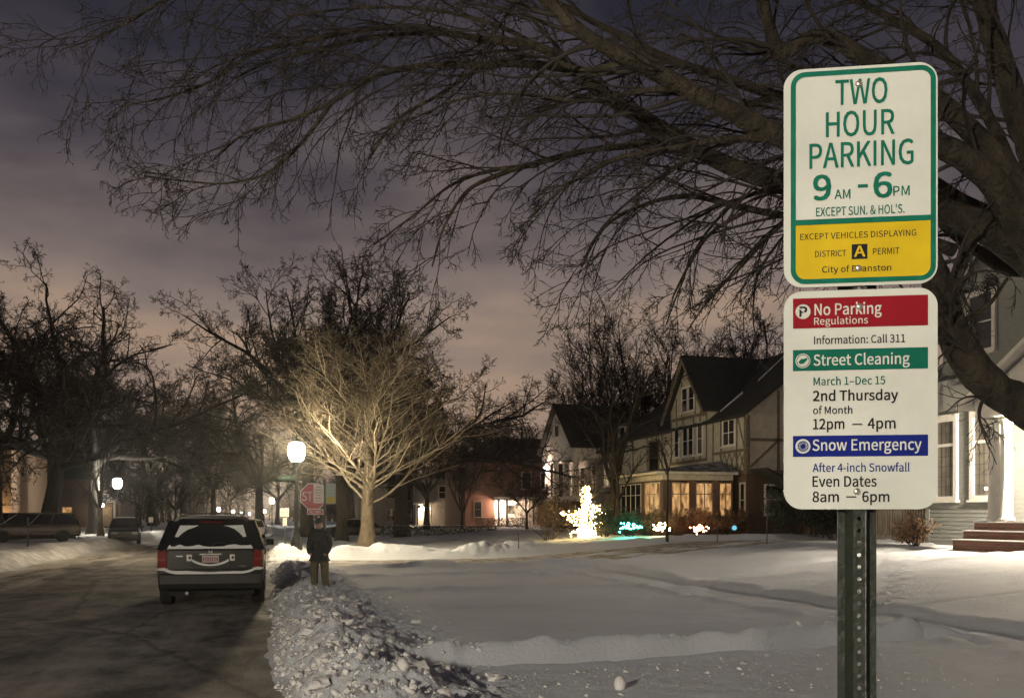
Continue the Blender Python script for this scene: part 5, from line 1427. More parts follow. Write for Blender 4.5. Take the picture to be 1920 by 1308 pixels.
window(tud, WP, YP0 + 3.15, YP1 - .6, 1.72, 3.55, 4, 2, 'cream', 'glass_dark', .06, .05, True, 2.95, 'porch_window')
window(tud, WP, YP0 + .5, YP0 + 2.45, 1.72, 3.55, 3, 2, 'cream', 'glass_warm', .06, .05, True, 2.95, 'porch_window')
for u0, u1 in ((XP + .50, XP + 1.50), (XP + 1.92, XP + 2.88), (XP + 3.32, XP + 4.0)):
    window(tud, SP, u0, u1, 1.72, 3.55, 2, 2, 'timber', 'glass_warm', .05, .05, True, 2.95, 'porch_window')
pr0, pr1 = 4.0, 4.85
MB().add([(XP - .6, YP0 - .6, pr0), (XM - .36, YP0 - .6, pr0), (XM - .36, YP1 + .6, pr0), (XP - .6, YP1 + .6, pr0), (XP - .6, YP0 - .6, pr0 + .14), (XM - .36, YP0 - .6, pr0 + .14), (XM - .36, YP1 + .6, pr0 + .14), (XP - .6, YP1 + .6, pr0 + .14),
          (XM - .36, YP0 + 1.6, pr1), (XM - .36, YP1 - 1.2, pr1)],
         [(3, 2, 1, 0), (0, 1, 5, 4), (2, 3, 7, 6), (3, 0, 4, 7), (4, 5, 8), (4, 8, 9, 7), (7, 9, 6)]).build('porch_roof', M['roof_snow'], tud)
for a in ((XP - .64, XP - .60, YP0 - .6, YP1 + .6), (XP - .6, XM - .4, YP0 - .64, YP0 - .60)):
    MB().box(*a, pr0 - .02, pr0 + .13).build('fascia', M['cream'], tud)
MB().tube([(XM - .3, YS - .10, 7.3), (XM - .1, YS - .16, 6.9), (XM - .1, YS - .16, 4.0)], [.05] * 3, 6).build('downpipe', M['timber'], tud)
# entrance lantern beside the porch
MB().box(XP - .02, XM - .5, YP1 + .7, YP1 + 3.6, 0, 1.0).build('stoop', M['brick'], tud)
for k in range(9): MB().box(XP + .02, XP + .06, YP1 + .75 + k * .33, YP1 + .81 + k * .33, 1.0, 1.85).build('baluster', M['timber'], tud)
MB().box(XP - .01, XP + .09, YP1 + .7, YP1 + 3.6, 1.85, 1.95).build('handrail', M['timber'], tud)
lan = MB().lathe([(.10, 0), (.17, .06), (.15, .36), (.05, .42)], 10, (XP + 1.4, YP1 + .95, 2.25)).build('entrance_lantern', emit('entrance_lantern_glow', (1.0, .74, .36), 150), tud)
MB().lathe([(.19, .42), (.10, .52), (.02, .60)], 10, (XP + 1.4, YP1 + .95, 2.25)).build('lantern_cap', M['black_metal'], lan)
MB().box(XP + 1.38, XP + 1.42, YP1 + .60, YP1 + .95, 2.82, 2.86).build('lantern_bracket', M['black_metal'], lan)
fix(tud)
for c in tud.children:
    for q in c.children: q.matrix_parent_inverse = Matrix.Identity(4)

# ---- white colonial house with tall columns --------------------------------
XC = 27.1
colh = empty('columned_house', (XC, 73, 0), 0, 'white house with round columns under a front gable, half hidden by bare trees', 'house')
WC = west(XC)
MB().box(XC, XC + 10, 70.5, 86, 0, 6.9).build('wall', M['grey_stone'], colh)
MB().prism([(XC - .5, 70.0, 6.9), (XC + 5, 70.0, 10.2), (XC + 5, 86.5, 10.2), (XC - .5, 86.5, 6.9)], (0, 0, .2)).build('roof', M['roof'], colh)
MB().prism([(XC + 10.5, 70.0, 6.9), (XC + 5, 70.0, 10.2), (XC + 5, 86.5, 10.2), (XC + 10.5, 86.5, 6.9)], (0, 0, .2)).build('roof', M['roof'], colh)
south(70.5).slab([(XC, 6.9), (XC + 10, 6.9), (XC + 5, 10.4)], -.2, .0).build('gable_wall', M['grey_stone'], colh)
XF = 24.7
WF = west(XF)
WF.slab([(75.4, 7.4), (84.6, 7.4), (80.0, 11.2)], -.3, 0).build('pediment', M['white_paint'], colh)
WF.rect(79.6, 80.5, 8.7, 9.6, 0, .05).build('gable_vent', M['glass_dark'], colh)
MB().box(XF, XC, 75.3, 84.7, 6.6, 7.38).build('entablature', M['white_paint'], colh)
for s, y0 in ((-1, 74.9), (1, 85.1)):
    MB().prism([(XF - .4, y0, 6.95 + .4), (XF - .4, 80, 11.4), (XC + 5, 80, 11.4), (XC + 4, y0, 7.35)], (0, 0, .15)).build('gable_roof', M['roof'], colh)
for y in (75.9, 78.5, 81.5, 84.0):
    cl = MB().lathe([(.36, 3.4), (.36, 3.5), (.29, 3.55), (.27, 5.2), (.24, 6.3), (.33, 6.45), (.33, 6.6)], 14, (XF + .35, y, 0)).build('column', M['white_paint'], colh, True)
MB().box(XF - .2, XC, 75.0, 85, 3.0, 3.4).build('balcony_floor', M['white_paint'], colh)
MB().box(XF + .2, XC, 75.4, 84.6, 0, 3.0).build('porch_wall', M['brick_dark'], colh)
window(colh, WC, 71.2, 72.3, 4.2, 6.1, 1, 2, 'timber', 'glass_pale'); window(colh, WC, 73.4, 74.5, 4.2, 6.1, 1, 2, 'white_paint', 'glass_pale')
window(colh, WC, 76.6, 77.7, 3.9, 6.0, 1, 2); window(colh, WC, 79.5, 80.6, 3.9, 6.0, 1, 2)
# dormer
MB().box(XC + .9, XC + 4, 71.6, 74.0, 7.4, 9.2).build('dormer_wall', M['grey_stone'], colh)
MB().prism([(XC + .6, 71.3, 9.2), (XC + .6, 74.3, 9.2), (XC + 4.4, 74.3, 9.7), (XC + 4.4, 71.3, 9.7)], (0, 0, .15)).build('dormer_roof', M['roof'], colh)
window(colh, west(XC + .9), 72.2, 73.4, 7.9, 8.9, 1, 1)
bl_ = MB().box(XF - .35, XF - .05, 82.5, 82.8, 5.9, 6.2).build('balcony_lamp', emit('balcony_lamp_glow', (1.0, .70, .52), 280), colh)
MB().prism([(XC - 1.6, 70.2, 3.5), (XC + .0, 70.2, 4.0), (XC + .0, 75.0, 4.0), (XC - 1.6, 75.0, 3.5)], (0, 0, .15)).build('side_porch_roof', M['roof_snow'], colh)
MB().box(XC - 1.5, XC, 70.4, 75.0, 0, 3.5).build('side_porch_wall', M['grey_stone'], colh)
window(colh, west(XC - 1.5), 72.6, 73.6, 1.3, 2.9, 1, 2, 'white_paint', 'glass_pale')
fix(colh)

# ---- brick house with lit door ----------------------------------------------
brk = empty('brick_house', (24, 95, 0), 0, 'dark brick house with a brightly lit doorway and dark hipped roof', 'house')
SBk = south(95)
MB().box(19.6, 33, 95, 106, 0, 7.2).build('wall', M['brick'], brk)
MB().add([(18.8, 94.2, 7.2), (33.8, 94.2, 7.2), (33.8, 106.8, 7.2), (18.8, 106.8, 7.2), (24, 100.5, 10.2), (29, 100.5, 10.2)], [(3, 2, 1, 0), (0, 1, 5, 4), (1, 2, 5), (2, 3, 4, 5), (3, 0, 4)]).build('roof', M['roof'], brk)
for x in (25.6, 27.6, 29.8): window(brk, SBk, x, x + .9, 4.6, 6.2, 1, 2, 'cream')
window(brk, SBk, 20.6, 21.3, 1.7, 3.2, 1, 2, 'timber')
SBk.rect(22.7, 26.7, .9, 3.34, 0, .03).build('bright_portico_panel', M['white_paint'], brk)  # white panel added so the lit doorway looks larger and brighter
MB().box(22.6, 26.8, 93.2, 95, 3.35, 3.7).build('portico_roof', M['white_paint'], brk)
for x in (22.75, 23.6, 25.9, 26.6): MB().lathe([(.16, .9), (.13, 1.1), (.12, 3.1), (.17, 3.35)], 10, (x, 93.5, 0)).build('portico_column', M['white_paint'], brk)
MB().box(22.5, 26.9, 93.1, 95, 0, .9).build('portico_floor', M['white_paint'], brk)
dr = SBk.rect(23.9, 24.9, .9, 3.0, 0, .08).build('door', M['white_paint'], brk)
SBk.rect(24.05, 24.75, 2.0, 2.85, .08, .10).build('door_pane', M['glass_pale'], dr)
MB().lathe([(.10, 0), (.16, .08), (.15, .34), (.06, .40)], 8, (23.4, 94.2, 2.80)).build('portico_lamp', emit('portico_lamp_glow', (1.0, .68, .46), 480), brk)
MB().box(20.4, 21.0, 97, 97.7, 9, 11.4).build('chimney', M['brick_dark'], brk)
fix(brk)
# low snow topped hedge before the brick house
def hedge(name, label, x0, x1, y0, y1, z0, h, seed, m='leaf_dark', snow=True, cat='hedge'):
    o = empty(name, ((x0 + x1) / 2, (y0 + y1) / 2, z0), 0, label, cat)
    r = np.random.default_rng(seed); n = int(900 * max(1, (x1 - x0) * (y1 - y0) / 2))
    c = np.stack([r.uniform(x0, x1, n) - (x0 + x1) / 2, r.uniform(y0, y1, n) - (y0 + y1) / 2, r.uniform(0, h, n)], 1)
    leaf_cloud(c, .06, r).build('foliage', M[m], o)
    if snow:
        xs_ = np.linspace(x0, x1, 24) - (x0 + x1) / 2; ys_ = np.linspace(y0, y1, 6) - (y0 + y1) / 2
        X, Y = np.meshgrid(xs_, ys_); Z = h + .06 + .05 * fbm(X.ravel() * 1.5, Y.ravel() * 1.5, seed, 3)
        i = (np.arange(5)[:, None] * 24 + np.arange(23)[None]).ravel()
        MB().arrays(np.stack([X.ravel(), Y.ravel(), Z], 1), np.stack([i, i + 1, i + 25, i + 24], 1)).build('snow_cap', M['snow'], o, True)
    return o
def leaf_cloud(c, s, r):
    n = len(c); d = _norm(r.normal(0, 1, (n, 3))); e = _norm(np.cross(d, r.normal(0, 1, (n, 3))))
    k = s * r.uniform(.6, 1.4, (n, 1)); a, b = d * k, e * k * .55
    V = np.stack([c - a, c + b, c + a, c - b], 1).reshape(-1, 3)
    return MB().arrays(V, np.arange(4 * n).reshape(-1, 4))
hedge('snowy_hedge', 'low dark hedge with snow on top before the lit brick doorway', 19.4, 24.5, 88.6, 89.6, .7, .9, 61)
hedge('snowy_hedge', 'long dark hedge behind the trunk of the lamplit tree', 8.5, 17.5, 72, 73, .3, .7, 62)

# ---- house with a lit porch far off, seen between trees ----------------------
hs = empty('far_house', (20, 112, 0), 0, 'dim grey house with one bright porch light seen through the trees', 'house')
MB().box(18.4, 27, 112, 122, 0, 6.2).build('wall', M['grey_stone'], hs)
MB().prism([(17.9, 111.5, 6.2), (27.5, 111.5, 6.2), (22.7, 111.5, 9.4)], (0, 11, 0)).build('roof', M['roof'], hs)
window(hs, south(112), 20.0, 21.0, 3.9, 5.3, 1, 2); window(hs, south(112), 23.4, 24.4, 3.9, 5.3, 1, 2); window(hs, south(112), 22.6, 24.6, 1.2, 2.9, 2, 2, 'white_paint', 'glass_pale')
MB().box(16.9, 18.9, 110.4, 112, 3.1, 3.35).build('porch_roof', M['white_paint'], hs)
for x in (17.0, 18.75): MB().box(x, x + .14, 110.5, 110.64, .4, 3.1).build('porch_post', M['white_paint'], hs)
MB().box(17.5, 18.2, 111.9, 111.97, .5, 2.7).build('door', M['white_paint'], hs)
MB().lathe([(.12, 0), (.2, .1), (.18, .45), (.06, .5)], 8, (17.85, 111.2, 2.4)).build('porch_lamp', emit('porch_lamp_glow', (1.0, .72, .45), 150), hs)
fix(hs)

# ---- grey house at the right, with its lit portico ----------------------------
XG = 21.0; WGh = west(XG); YG1 = 27.0
gre = empty('grey_house', (XG, YG1, 0), 0, 'grey clapboard house with white window frames and floodlit portico at the right edge', 'house')
MB().box(XG + .03, XG + 10, 14, YG1, 0, 5.9).build('wall', M['grey_siding'], gre)
# clapboards, one by one
for k in range(46):
    z = .55 + k * .128
    if z > 5.8: break
    MB().prism([(XG + .028, 0, z), (XG + .028, 0, z + .124), (XG + .008, 0, z + .124), (XG - .012, 0, z + .004)], (0, 8.0, 0)).build('clapboard', M['grey_siding'], gre, loc=(0, YG1 - 8.0, 0))
    MB().prism([(XG + .0, YG1 + .0, z), (XG + .0, YG1, z + .124), (XG, YG1 + .018, z + .124), (XG, YG1 + .036, z + .004)], (4.0, 0, 0)).build('clapboard', M['grey_siding'], gre)
MB().box(XG - .03, XG + .12, YG1 - .12, YG1 + .045, .5, 5.85).build('corner_board', M['grey_siding'], gre)
MB().box(XG - .05, XG + .03, 14, YG1 + .02, 0, .55).build('foundation', M['grey_stone'], gre)
# roof, then the upper gable that faces the street
MB().prism([(XG - .45, 13.5, 5.75), (XG + 5, 13.5, 8.9), (XG + 5, YG1 + .4, 8.9), (XG - .45, YG1 + .4, 5.75)], (0, 0, .2)).build('roof', M['roof_snow'], gre)
WGu = west(XG - .06)
GA0, GA1 = 21.6, 26.2; GAc = (GA0 + GA1) / 2
WGu.slab([(GA0, 5.2), (GA1, 5.2), (GA1, 7.9), (GAc, 10.2), (GA0, 7.9)], -.5, 0).build('upper_gable_wall', M['grey_siding'], gre)
for s, y0 in ((-1, GA0 - .4), (1, GA1 + .4)):
    MB().prism([(XG - .5, y0, 7.55), (XG - .5, GAc, 10.35), (XG + 6, GAc, 10.35), (XG + 6, y0, 7.55)], (0, 0, .15)).build('gable_roof', M['roof_snow'], gre)
    WGu.slab([(y0, 7.48), (GAc, 10.28), (GAc, 10.0), (y0, 7.2)], .3, .4).build('bargeboard', M['white_paint'], gre)
window(gre, WGu, 24.0, 24.95, 6.75, 8.4, 1, 2, 'white_paint', 'glass_dark', .14, .08)
# tall leaded windows
def leaded(u0, u1, z0, z1):
    w = window(gre, WGh, u0, u1, z0, z1, 4, 4, 'white_paint', 'glass_dark', .16, .08, True, None)
    return w
def pane_grid(u0, u1, z0, z1, zt):
    mb = MB()
    for a in ((u0 - .15, u1 + .15, z1, z1 + .22), (u0 - .15, u1 + .15, z0 - .13, z0), (u0 - .15, u0, z0, z1), (u1, u1 + .15, z0, z1)):
        q = WGh.rect(*a, 0.02, .12); mb.add(q.v, q.f)
    w = mb.build('window', M['white_paint'], gre)
    WGh.rect(u0, u1, zt - .045, zt + .045, .02, .09).build('rail', M['white_paint'], w)
    for (a, b, ny) in ((zt + .045, z1, 2), (z0, zt - .045, 5)):
        us = np.linspace(u0, u1, 5); zs = np.linspace(a, b, ny + 1)
        for i in range(4):
            for k in range(ny): WGh.rect(us[i] + .009, us[i + 1] - .009, zs[k] + .009, zs[k + 1] - .009, .03, .036).build('pane', M['curtain'], w)
        for i in range(1, 4): WGh.rect(us[i] - .009, us[i] + .009, a, b, .03, .045).build('leading', M['black_metal'], w)
        for k in range(1, ny): WGh.rect(u0, u1, zs[k] - .009, zs[k] + .009, .031, .047).build('leading', M['black_metal'], w)
    WGh.rect(u0 - .2, u1 + .2, z0 - .2, z0 - .13, .02, .18).build('sill', M['white_paint'], w)
    return w
M['curtain'] = mat('pane_over_pale_curtain', (.17, .155, .135), .12, .35, 1.5, spec=.7)
w1 = pane_grid(25.66, 26.48, 2.36, 4.72, 3.98)
w2 = pane_grid(24.02, 24.80, 2.36, 4.72, 3.98)
# a small lamp in the window
MB().ball((XG - .06, 24.3, 2.56), .05, None, 0, 2).build('window_candle', emit('window_candle_glow', (1.0, .8, .55), 9), w2, True)
# portico: steps, columns, pediment facing the street
PY0, PY1 = 17.9, 22.35; PX = 19.0; FZ = 1.56
MB().box(PX, XG, PY0, PY1, .3, FZ).build('portico_floor', M['step_brick'], gre)
hs_ = (FZ - .86) / 3
for k in range(3):
    MB().box(PX - .34 * (3 - k), PX - .34 * (2 - k) + .04, PY0 + .2, PY1 - .25, .2, FZ - hs_ * (3 - k) + hs_ - .001).build('step', M['step_brick'], gre)
    MB().box(PX - .34 * (3 - k) - .03, PX - .34 * (2 - k) + .02, PY0 + .2, PY1 - .235, FZ - hs_ * (2 - k) - .0, FZ - hs_ * (2 - k) + .028).build('step_snow', M['snow'], gre)
for y in (PY0 + .28, PY1 - .30, PY1 - .72):
    MB().lathe([(.22, FZ), (.22, FZ + .10), (.17, FZ + .16), (.165, 2.9), (.14, 4.18), (.20, 4.28), (.20, 4.40)], 18, (PX + .28, y, 0)).build('column', M['white_paint'], gre, True)
MB().box(PX - .05, XG - .13, PY0 - .05, PY1 + .05, 4.40, 4.75).build('entablature', M['white_paint'], gre)
WPt = west(PX - .05); PYc = (PY0 + PY1) / 2
WPt.slab([(PY0 - .2, 4.76), (PY1 + .2, 4.76), (PYc, 6.1)], -.25, .02).build('pediment', M['white_paint'], gre)
for s, y0 in ((-1, PY0 - .45), (1, PY1 + .45)):
    MB().prism([(PX - .35, y0, 4.66), (PX - .35, PYc, 6.25), (XG + .5, PYc, 6.25), (XG + .5, y0, 4.66)], (0, 0, .14)).build('portico_roof', M['white_paint'], gre)
dd = WGh.rect(PYc - .5, PYc + .5, FZ, 3.8, .0, .10).build('front_door', M['white_paint'], gre)
WGh.rect(PYc - .3, PYc + .3, 2.6, 3.6, .10, .12).build('door_pane', M['glass_pale'], dd)
lamp = MB().lathe([(.10, 0), (.17, .06), (.16, .34), (.05, .40)], 12, (PX + .62, PYc + .75, 3.5)).build('portico_lantern', emit('portico_lantern_glow', (1.0, .84, .62), 1500), gre)
MB().box(PX + .61, PX + .63, PYc + .74, PYc + .76, 3.9, 4.40).build('lantern_rod', M['black_metal'], lamp)
fix(gre)

# picket fence between the grey house and the yard behind
fen = empty('picket_fence', (21.3, 27.1, .7), 0, 'weathered wooden picket fence beside the grey house', 'fence')
for k in range(27):
    y = .06 + k * .140; zt = 2.25 + .02 * math.sin(k * 2.1)
    MB().prism([(-.012, 0, 0), (-.012, .078, 0), (-.012, .078, zt - .05), (-.012, .039, zt), (-.012, 0, zt - .05)], (.024, 0, 0)).build('picket', M['brown_wood'], fen, loc=(.004 * (k % 3), y, 0))
for z in (.35, 1.75): MB().box(.02, .07, 0, 3.86, z, z + .09).build('rail', M['brown_wood'], fen)
for y in (0.0, 1.85, 3.75): MB().box(.07, .17, y, y + .1, -.1, 2.2).build('fence_post', M['brown_wood'], fen)

# ---- houses on the left side ---------------------------------------------------
lh = empty('floodlit_house', (-19.5, 84, 0), 0, 'brick house lit by floodlights at the left edge of the picture', 'house')
MB().box(-33, -19.5, 84, 97, 0, 7.0).build('wall', brick_mat('tan_brick', (.30, .19, .12), (.24, .15, .10), (.25, .2, .16)), lh)
MB().prism([(-34, 83.4, 7.0), (-18.8, 83.4, 7.0), (-26.4, 83.4, 11)], (0, 14, 0)).build('roof', M['roof'], lh)
for x in (-24.6, -22.2): window(lh, south(84), x, x + 1.1, 4.6, 6.2, 1, 2); window(lh, south(84), x, x + 1.1, 1.3, 3.0, 1, 2, 'white_paint', 'glass_warm')
for x, z in ((-22.9, 1.1), (-21.6, 1.7), (-20.6, 1.5), (-19.9, .9)):
    fl = MB().lathe([(.05, 0), (.16, .06), (.20, .22), (.02, .26)], 10, (x, 83.55, z)).build('floodlight', emit('floodlight_glow', (1.0, .66, .30), 70), lh)
    MB().box(x - .02, x + .02, 83.5, 83.54, .3, z).build('floodlight_stem', M['black_metal'], fl)
fix(lh)
lp = empty('gabled_house', (-16.5, 118, 0), 0, 'dark house with a small pointed gable porch lit from within, left of the pale tree', 'house')
MB().box(-29, -16.2, 119.4, 130, 0, 6).build('wall', M['brick_dark'], lp)
MB().prism([(-29.6, 118.8, 6), (-15.6, 118.8, 6), (-22.6, 118.8, 10)], (0, 11.5, 0)).build('roof', M['roof'], lp)
south(117.4).slab([(-18.7, 3.3), (-16.4, 3.3), (-17.55, 4.9)], -.2, .0).build('porch_gable', M['white_paint'], lp)
for s, x0 in ((-1, -19.0), (1, -16.1)):
    MB().prism([(x0, 117.1, 3.1), (-17.55, 117.1, 5.1), (-17.55, 119.4, 5.1), (x0, 119.4, 3.1)], (0, 0, .12)).build('porch_roof', M['roof_snow'], lp)
for x in (-18.6, -16.65): MB().box(x, x + .18, 117.3, 117.5, .4, 3.3).build('porch_post', M['white_paint'], lp)
MB().box(-18.1, -17.1, 119.30, 119.38, .5, 2.8).build('door', M['timber'], lp)
MB().lathe([(.08, 0), (.14, .06), (.13, .3), (.04, .36)], 8, (-17.9, 117.9, 2.85)).build('porch_lamp', emit('gable_porch_glow', (1.0, .78, .5), 110), lp)
window(lp, south(119.4), -22.4, -21.4, 1.2, 2.8, 1, 2, 'timber', 'glass_warm')
fix(lp)

# ------------------------------------------------------------------ shrubs and string lights
def shrub(name, label, x, y, z, w, h, m, seed, n=2600, leaf=.035, cat='shrub', group=None, stems=26):
    r = np.random.default_rng(seed); o = empty(name, (x, y, z), 0, label, cat, group)
    az = r.uniform(0, 6.28, stems); an = np.radians(r.uniform(5, 48, stems))
    D = np.stack([np.sin(an) * np.cos(az), np.sin(an) * np.sin(az), np.cos(an)], 1)
    P0 = np.stack([.1 * w * np.cos(az), .1 * w * np.sin(az), 0 * az], 1)
    Lh = h * r.uniform(.7, 1.05, stems)
    P, R = grow(P0, D, Lh, np.full(stems, .014), np.full(stems, .005), 7, .10, (0, 0, .2), r, .5)
    st = MB(); v, f = tube_arrays(P, R, 4); st.arrays(v, f)
    p, d, l, rr = children(P, R, Lh, 7, .3, 1, 42, 12, .4, r, .6)
    Q, QR = grow(p, d, l, np.maximum(rr, .005), np.full(len(l), .004), 4, .15, (0, 0, .1), r, .5)
    v, f = tube_arrays(Q, QR, 3); st.arrays(v, f)
    st.build('stems', M['bark'], o)
    pts = Q.reshape(-1, 3); c = pts[r.integers(0, len(pts), n)] + r.normal(0, leaf * 1.3, (n, 3)); c[:, 2] = np.abs(c[:, 2])
    leaf_cloud(c, leaf, r).build('leaves', M[m], o)
    return o
GS = 'shrubs before the half timbered house'
def zt(x, y): return gz1(x, y) - .03
sh = [('clipped dark shrub glowing green under its string lights', 18.35, 46.7, 1.7, 1.45, 'leaf_dark', 5), ('brown leaved shrub beside the green lit shrub', 19.5, 46.9, 1.5, 1.5, 'leaf_brown', 6),
      ('russet shrub behind the white ground light', 20.6, 46.6, 1.6, 1.4, 'leaf_brown', 7), ('russet shrub behind the reddish ground light', 22.4, 46.4, 1.7, 1.6, 'leaf_dry', 8),
      ('dim shrub at the brick corner beside the small blue light', 23.9, 46.3, 1.5, 1.5, 'leaf_brown', 9), ('dark round shrub left of the green lit shrub', 17.3, 47.6, 1.6, 1.6, 'leaf_dark', 10),
      ('dark shrub below the porch windows on the street side', 19.6, 50.2, 1.5, 1.2, 'leaf_dark', 12)]
for lab, x, y, w, h, m, sd in sh:
    shrub('shrub', lab, x, y, zt(x, y), w, h, m, sd, 3200, .045, group=GS)
shrub('hydrangea', 'dried brown hydrangea beside the grey house steps', 18.9, 24.9, zt(18.9, 24.9), .9, 1.0, 'leaf_dry', 21, 900, .05)
shrub('shrub', 'black bushy shrub in the dark yard between the two houses, left of the post', 24.2, 40.5, zt(24.2, 40.5), 3, 2.4, 'leaf_dark', 23, 5000, .06)
shrub('shrub', 'black bushy shrub in the dark yard between the two houses, nearest the fence', 25.2, 38.5, zt(25.2, 38.5), 3, 2.2, 'leaf_dark', 24, 5000, .06)
shrub('shrub', 'tangled brown shrub in front of the columned house', 19.5, 62.5, zt(19.5, 62.5), 3, 3.2, 'leaf_brown', 25, 1500, .05)
shrub('shrub', 'twiggy shrub left of the tree wrapped in lights', 14.9, 49.8, zt(14.9, 49.8), 2.2, 2.6, 'leaf_brown', 27, 700, .04)

def bulbs(pts, r, m, parent, name='bulbs'):
    v, f = ICO[1]; V = (np.asarray(pts)[:, None, :] + v[None] * r).reshape(-1, 3)
    F = (np.array(f)[None] + (np.arange(len(pts)) * len(v))[:, None, None]).reshape(-1, 3)
    o = MB().arrays(V, F).build(name, m, parent); o['kind'] = 'stuff'; return o
def string_lights(label, x, y, z, pts, r, color, s, wire=True):
    o = empty('string_lights', (x, y, z), 0, label, 'string lights')
    bulbs(pts, r, emit('bulb_glow', color, s), o)
    if wire: MB().tube(pts[:60] if len(pts) > 60 else pts, [.006] * min(len(pts), 60), 3).build('wire', M['black_metal'], o)
    return o
# the small tree wrapped in lights
tx, ty = at(1096, 968, 51)[:2]; tz = zt(tx, ty)
wt = tree_meshes(91, 4, .075, 1.5, 6, 26, 1.9, kids=(5, 5, 4), wander=.12, up=(.3, .2, .1, 0, 0), twig_r=.008)
tree('ornamental_tree', 'small garden tree wrapped from foot to crown in bright white lights', wt, (tx, ty, tz), .5, 1.15, 1.15, ('bark', 'twig'))
r = np.random.default_rng(15); q = []
for k in range(430):
    if k < 210:                                           # wound round the trunk
        h_ = 1.75 * k / 210; a = k * .9; rad = .10 + .03 * r.random(); c_ = (rad * math.cos(a), rad * math.sin(a), .08 + h_)
    elif k < 330:                                         # up into the crown
        h_ = r.uniform(1.5, 2.75); a = r.uniform(0, 6.28); rad = .32 * r.random() ** .6 * (1.2 - abs(h_ - 2.1)); c_ = (rad * math.cos(a) + .08, rad * math.sin(a), h_)
    else:                                                 # spilling over the plants at its foot
        a = r.uniform(0, 6.28); rad = .75 * r.random() ** .7; c_ = (rad * math.cos(a), rad * math.sin(a), r.uniform(.12, .85) * (1.1 - rad))
    q.append(c_)
string_lights('bright white string lights wound round the small garden tree', tx, ty, tz, q, .031, (1.0, .64, .22), 48, False)
# lit low bushes around its foot
for (px, py, n_, sp, lab) in ((1078, 970, 75, .30, 'white string lights on the low bush left of the light wrapped tree'), (1108, 957, 55, .27, 'white string lights on the bush right of the light wrapped tree'), (1107, 985, 55, .24, 'white string lights at the foot of the light wrapped tree, right side')):
    c = at(px, py, 50.6); zz = c[2]
    pts = np.stack([r.normal(0, sp, n_), r.normal(0, sp, n_), r.normal(0, sp * .7, n_)], 1)
    string_lights(lab, c[0], c[1], zz, pts, .030, (1.0, .66, .24), 40)
c = at(1056, 960, 50.5); o = MB(); o.ball((0, 0, 0), .10, None, 0, 2); o = o.build('lit_ornament', emit('ornament_red_glow', (1.0, .30, .22), 2.2), None, True, loc=tuple(c))
tag(o, 'round pinkish red lit ornament left of the light wrapped tree', 'ornament')
for (px, py, n_, sp, col_, s_, lab) in ((1172, 986, 20, .17, (.06, 1.0, .60), 70, 'green string lights on the left half of the clipped shrub'), (1190, 987, 16, .15, (.06, 1.0, .60), 70, 'green string lights on the right half of the clipped shrub'),
                                  (1240, 988, 34, .19, (1.0, .62, .28), 70, 'warm white lights in the shrub between the green and the reddish lights'), (1311, 990, 38, .20, (1.0, .34, .15), 48, 'reddish lights in the shrub below the orange porch windows')):
    c = at(px, py, 48.2)
    c[2] = max(c[2], gz1(c[0], c[1]) + .24)
    pts = np.stack([r.normal(0, sp, n_), r.normal(0, sp * .6, n_), r.normal(0, sp * .55, n_)], 1)
    string_lights(lab, c[0], c[1], c[2], pts, .034, col_, s_)
c = at(1377, 989, 47.6); c[2] = max(c[2], gz1(c[0], c[1]) + .14); o = MB(); o.ball((0, 0, 0), .12, None, 0, 2); o = o.build('lit_ornament', emit('ornament_blue_glow', (.18, .55, .75), 1.0), None, True, loc=tuple(c))
tag(o, 'small dim blue lit globe at the brick corner of the half timbered house', 'ornament')

# ------------------------------------------------------------------ stakes and saplings in the snow
def stake(label, px, top, bot, t, w, name='snow_stake'):
    a = at(px, bot, t); z0 = gz1(a[0], a[1]); ht = CAM_Z + (968 - top) / FOC * t - z0
    o = empty(name, (a[0], a[1], z0 - .1), 0, label, 'stake')
    MB().tube([(0, 0, 0), (.01, 0, ht * .5), (-.012, .01, ht + .1)], [w, w * .9, w * .7], 6).build('rod', M['black_metal'], o)
    MB().tube([(-.012, .01, ht + .1), (-.012, .01, ht + .16)], [w * 1.25, w * 1.1], 6).build('tip', M['dirty_trim'], o)
stake('thin dark stake in the snow before the brick house', 972, 1002, 1034, 41, .022)
stake('thin dark stake below the reddish porch lights', 1345, 968, 1021, 40, .022)
stake('tall thin dark stake in the snow left of the signpost', 1438, 930, 1038, 33, .022)
sap = tree_meshes(97, 5, .05, 2.6, 5, 26, 1.6, kids=(5, 4), wander=.1, up=(.2, .1, 0, 0, 0), twig_r=.006)
a = at(1251, 1020, 42); tree('sapling', 'thin young tree standing in the snow before the glazed porch', sap, (a[0], a[1], gz1(a[0], a[1])), 0, 1.1, 1.25, ('bark_dark', 'twig_dark'))

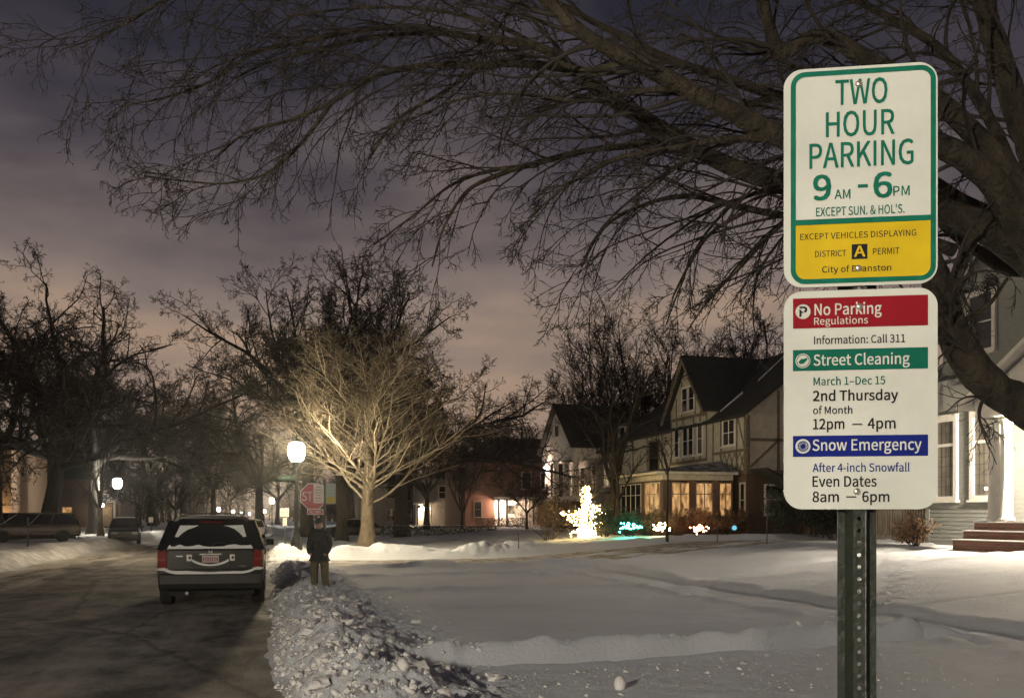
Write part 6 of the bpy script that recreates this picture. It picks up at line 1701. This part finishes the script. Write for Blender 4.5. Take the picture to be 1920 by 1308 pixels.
# ------------------------------------------------------------------ woods and roofs closing the view far down the street
rw = np.random.default_rng(404)
def wood(n_tree, xr, yr, label, seed):
    r = np.random.default_rng(seed); w = MB()
    X = r.uniform(*xr, n_tree); Y = r.uniform(*yr, n_tree); H = r.uniform(9, 15, n_tree)
    P0 = np.stack([X, Y, 0 * X - .2], 1); D = _norm(np.stack([r.normal(0, .06, n_tree), r.normal(0, .06, n_tree), np.ones(n_tree)], 1))
    P, R = grow(P0, D, H * .8, np.full(n_tree, .28), np.full(n_tree, .08), 6, .05, (0, 0, .1), r, .2)
    v, f = tube_arrays(P, R, 5); w.arrays(v, f)
    p, d, l, rr = children(P, R, H * .8, 16, .12, 1, 48, 12, .55, r, .5, taper=.45)
    P, R = grow(p, d, l, np.maximum(rr, .03), np.full(len(l), .02), 5, .14, (0, 0, .3), r, .6)
    v, f = tube_arrays(P, R, 3); w.arrays(v, f)
    p, d, l, rr = children(P, R, l, 13, .12, 1, 46, 14, .5, r, .5)
    P, R = grow(p, d, l, np.full(len(l), .022), np.full(len(l), .016), 3, .16, (0, 0, .15), r, .5)
    v, f = tube_arrays(P, R, 3); w.arrays(v, f)
    return tag(w.build('distant_wood', M['twig_dark'], None), label, 'woods', kind='stuff')
wood(95, (-75, -14), (150, 330), 'dark mass of bare trees far along the left side of the street', 1)
wood(90, (8, 90), (150, 330), 'dark mass of bare trees far along the right side of the street', 2)
wood(60, (-60, 60), (360, 430), 'dark mass of bare trees closing the end of the street', 3)
def block(label, x0, x1, y0, y1, h, rh, m, lit=()):
    o = empty('far_house', (x0, y0, 0), 0, label, 'house')
    MB().box(x0, x1, y0, y1, 0, h).build('wall', M[m], o)
    xm = (x0 + x1) / 2
    MB().prism([(x0 - .5, y0 - .5, h), (x1 + .5, y0 - .5, h), (xm, y0 - .5, h + rh)], (0, y1 - y0 + 1, 0)).build('roof', M['roof'], o)
    n = max(2, int((x1 - x0) / 2.6))
    for k in range(n):
        u = x0 + (x1 - x0) * (k + .5) / n
        for j, z in enumerate((1.2, 4.1)):
            window(o, south(y0), u - .5, u + .5, z, z + 1.5, 1, 2, 'grey_stone', 'glass_warm' if (k, j) in lit else 'glass_dark')
    fix(o)
block('dark house low behind the small tree at the left kerb', -34, -20, 150, 162, 6.2, 4, 'brick_dark', ((4, 0),))
block('unlit house behind the minivan at left', -46, -31, 112, 124, 6.2, 4, 'grey_stone')
block('dim house behind the snow covered car and the lamplit trunk', 12, 22, 140, 152, 6, 4, 'brick_dark', ((1, 0),))
block('dark house in the gap between lamplit tree and brick house', 11.5, 17.0, 122, 134, 5.8, 3.6, 'grey_stone')
block('dim house behind the columned house', 36, 50, 100, 112, 6, 4, 'brick_dark')
block('dark house in the yard behind the half timbered house, next to the signpost', 37.5, 52, 58, 70, 6, 4, 'brick_dark')

# ------------------------------------------------------------------ thin scattering volume added to imitate lens glow round the lamps
hz = MB().box(-760, 760, -260, 960, -1.5, 32).build('glow_haze', None)
hz['kind'] = 'stuff'
hm = bpy.data.materials.new('glow_haze'); hm.use_nodes = True
hn, hl = hm.node_tree.nodes, hm.node_tree.links; hn.clear()
ho = hn.new('ShaderNodeOutputMaterial'); hv_ = hn.new('ShaderNodeVolumePrincipled')
hv_.inputs['Color'].default_value = (.92, .90, .88, 1); hv_.inputs['Density'].default_value = .00032; hv_.inputs['Anisotropy'].default_value = .9
hl.new(hv_.outputs[0], ho.inputs['Volume'])
hz.data.materials.append(hm)
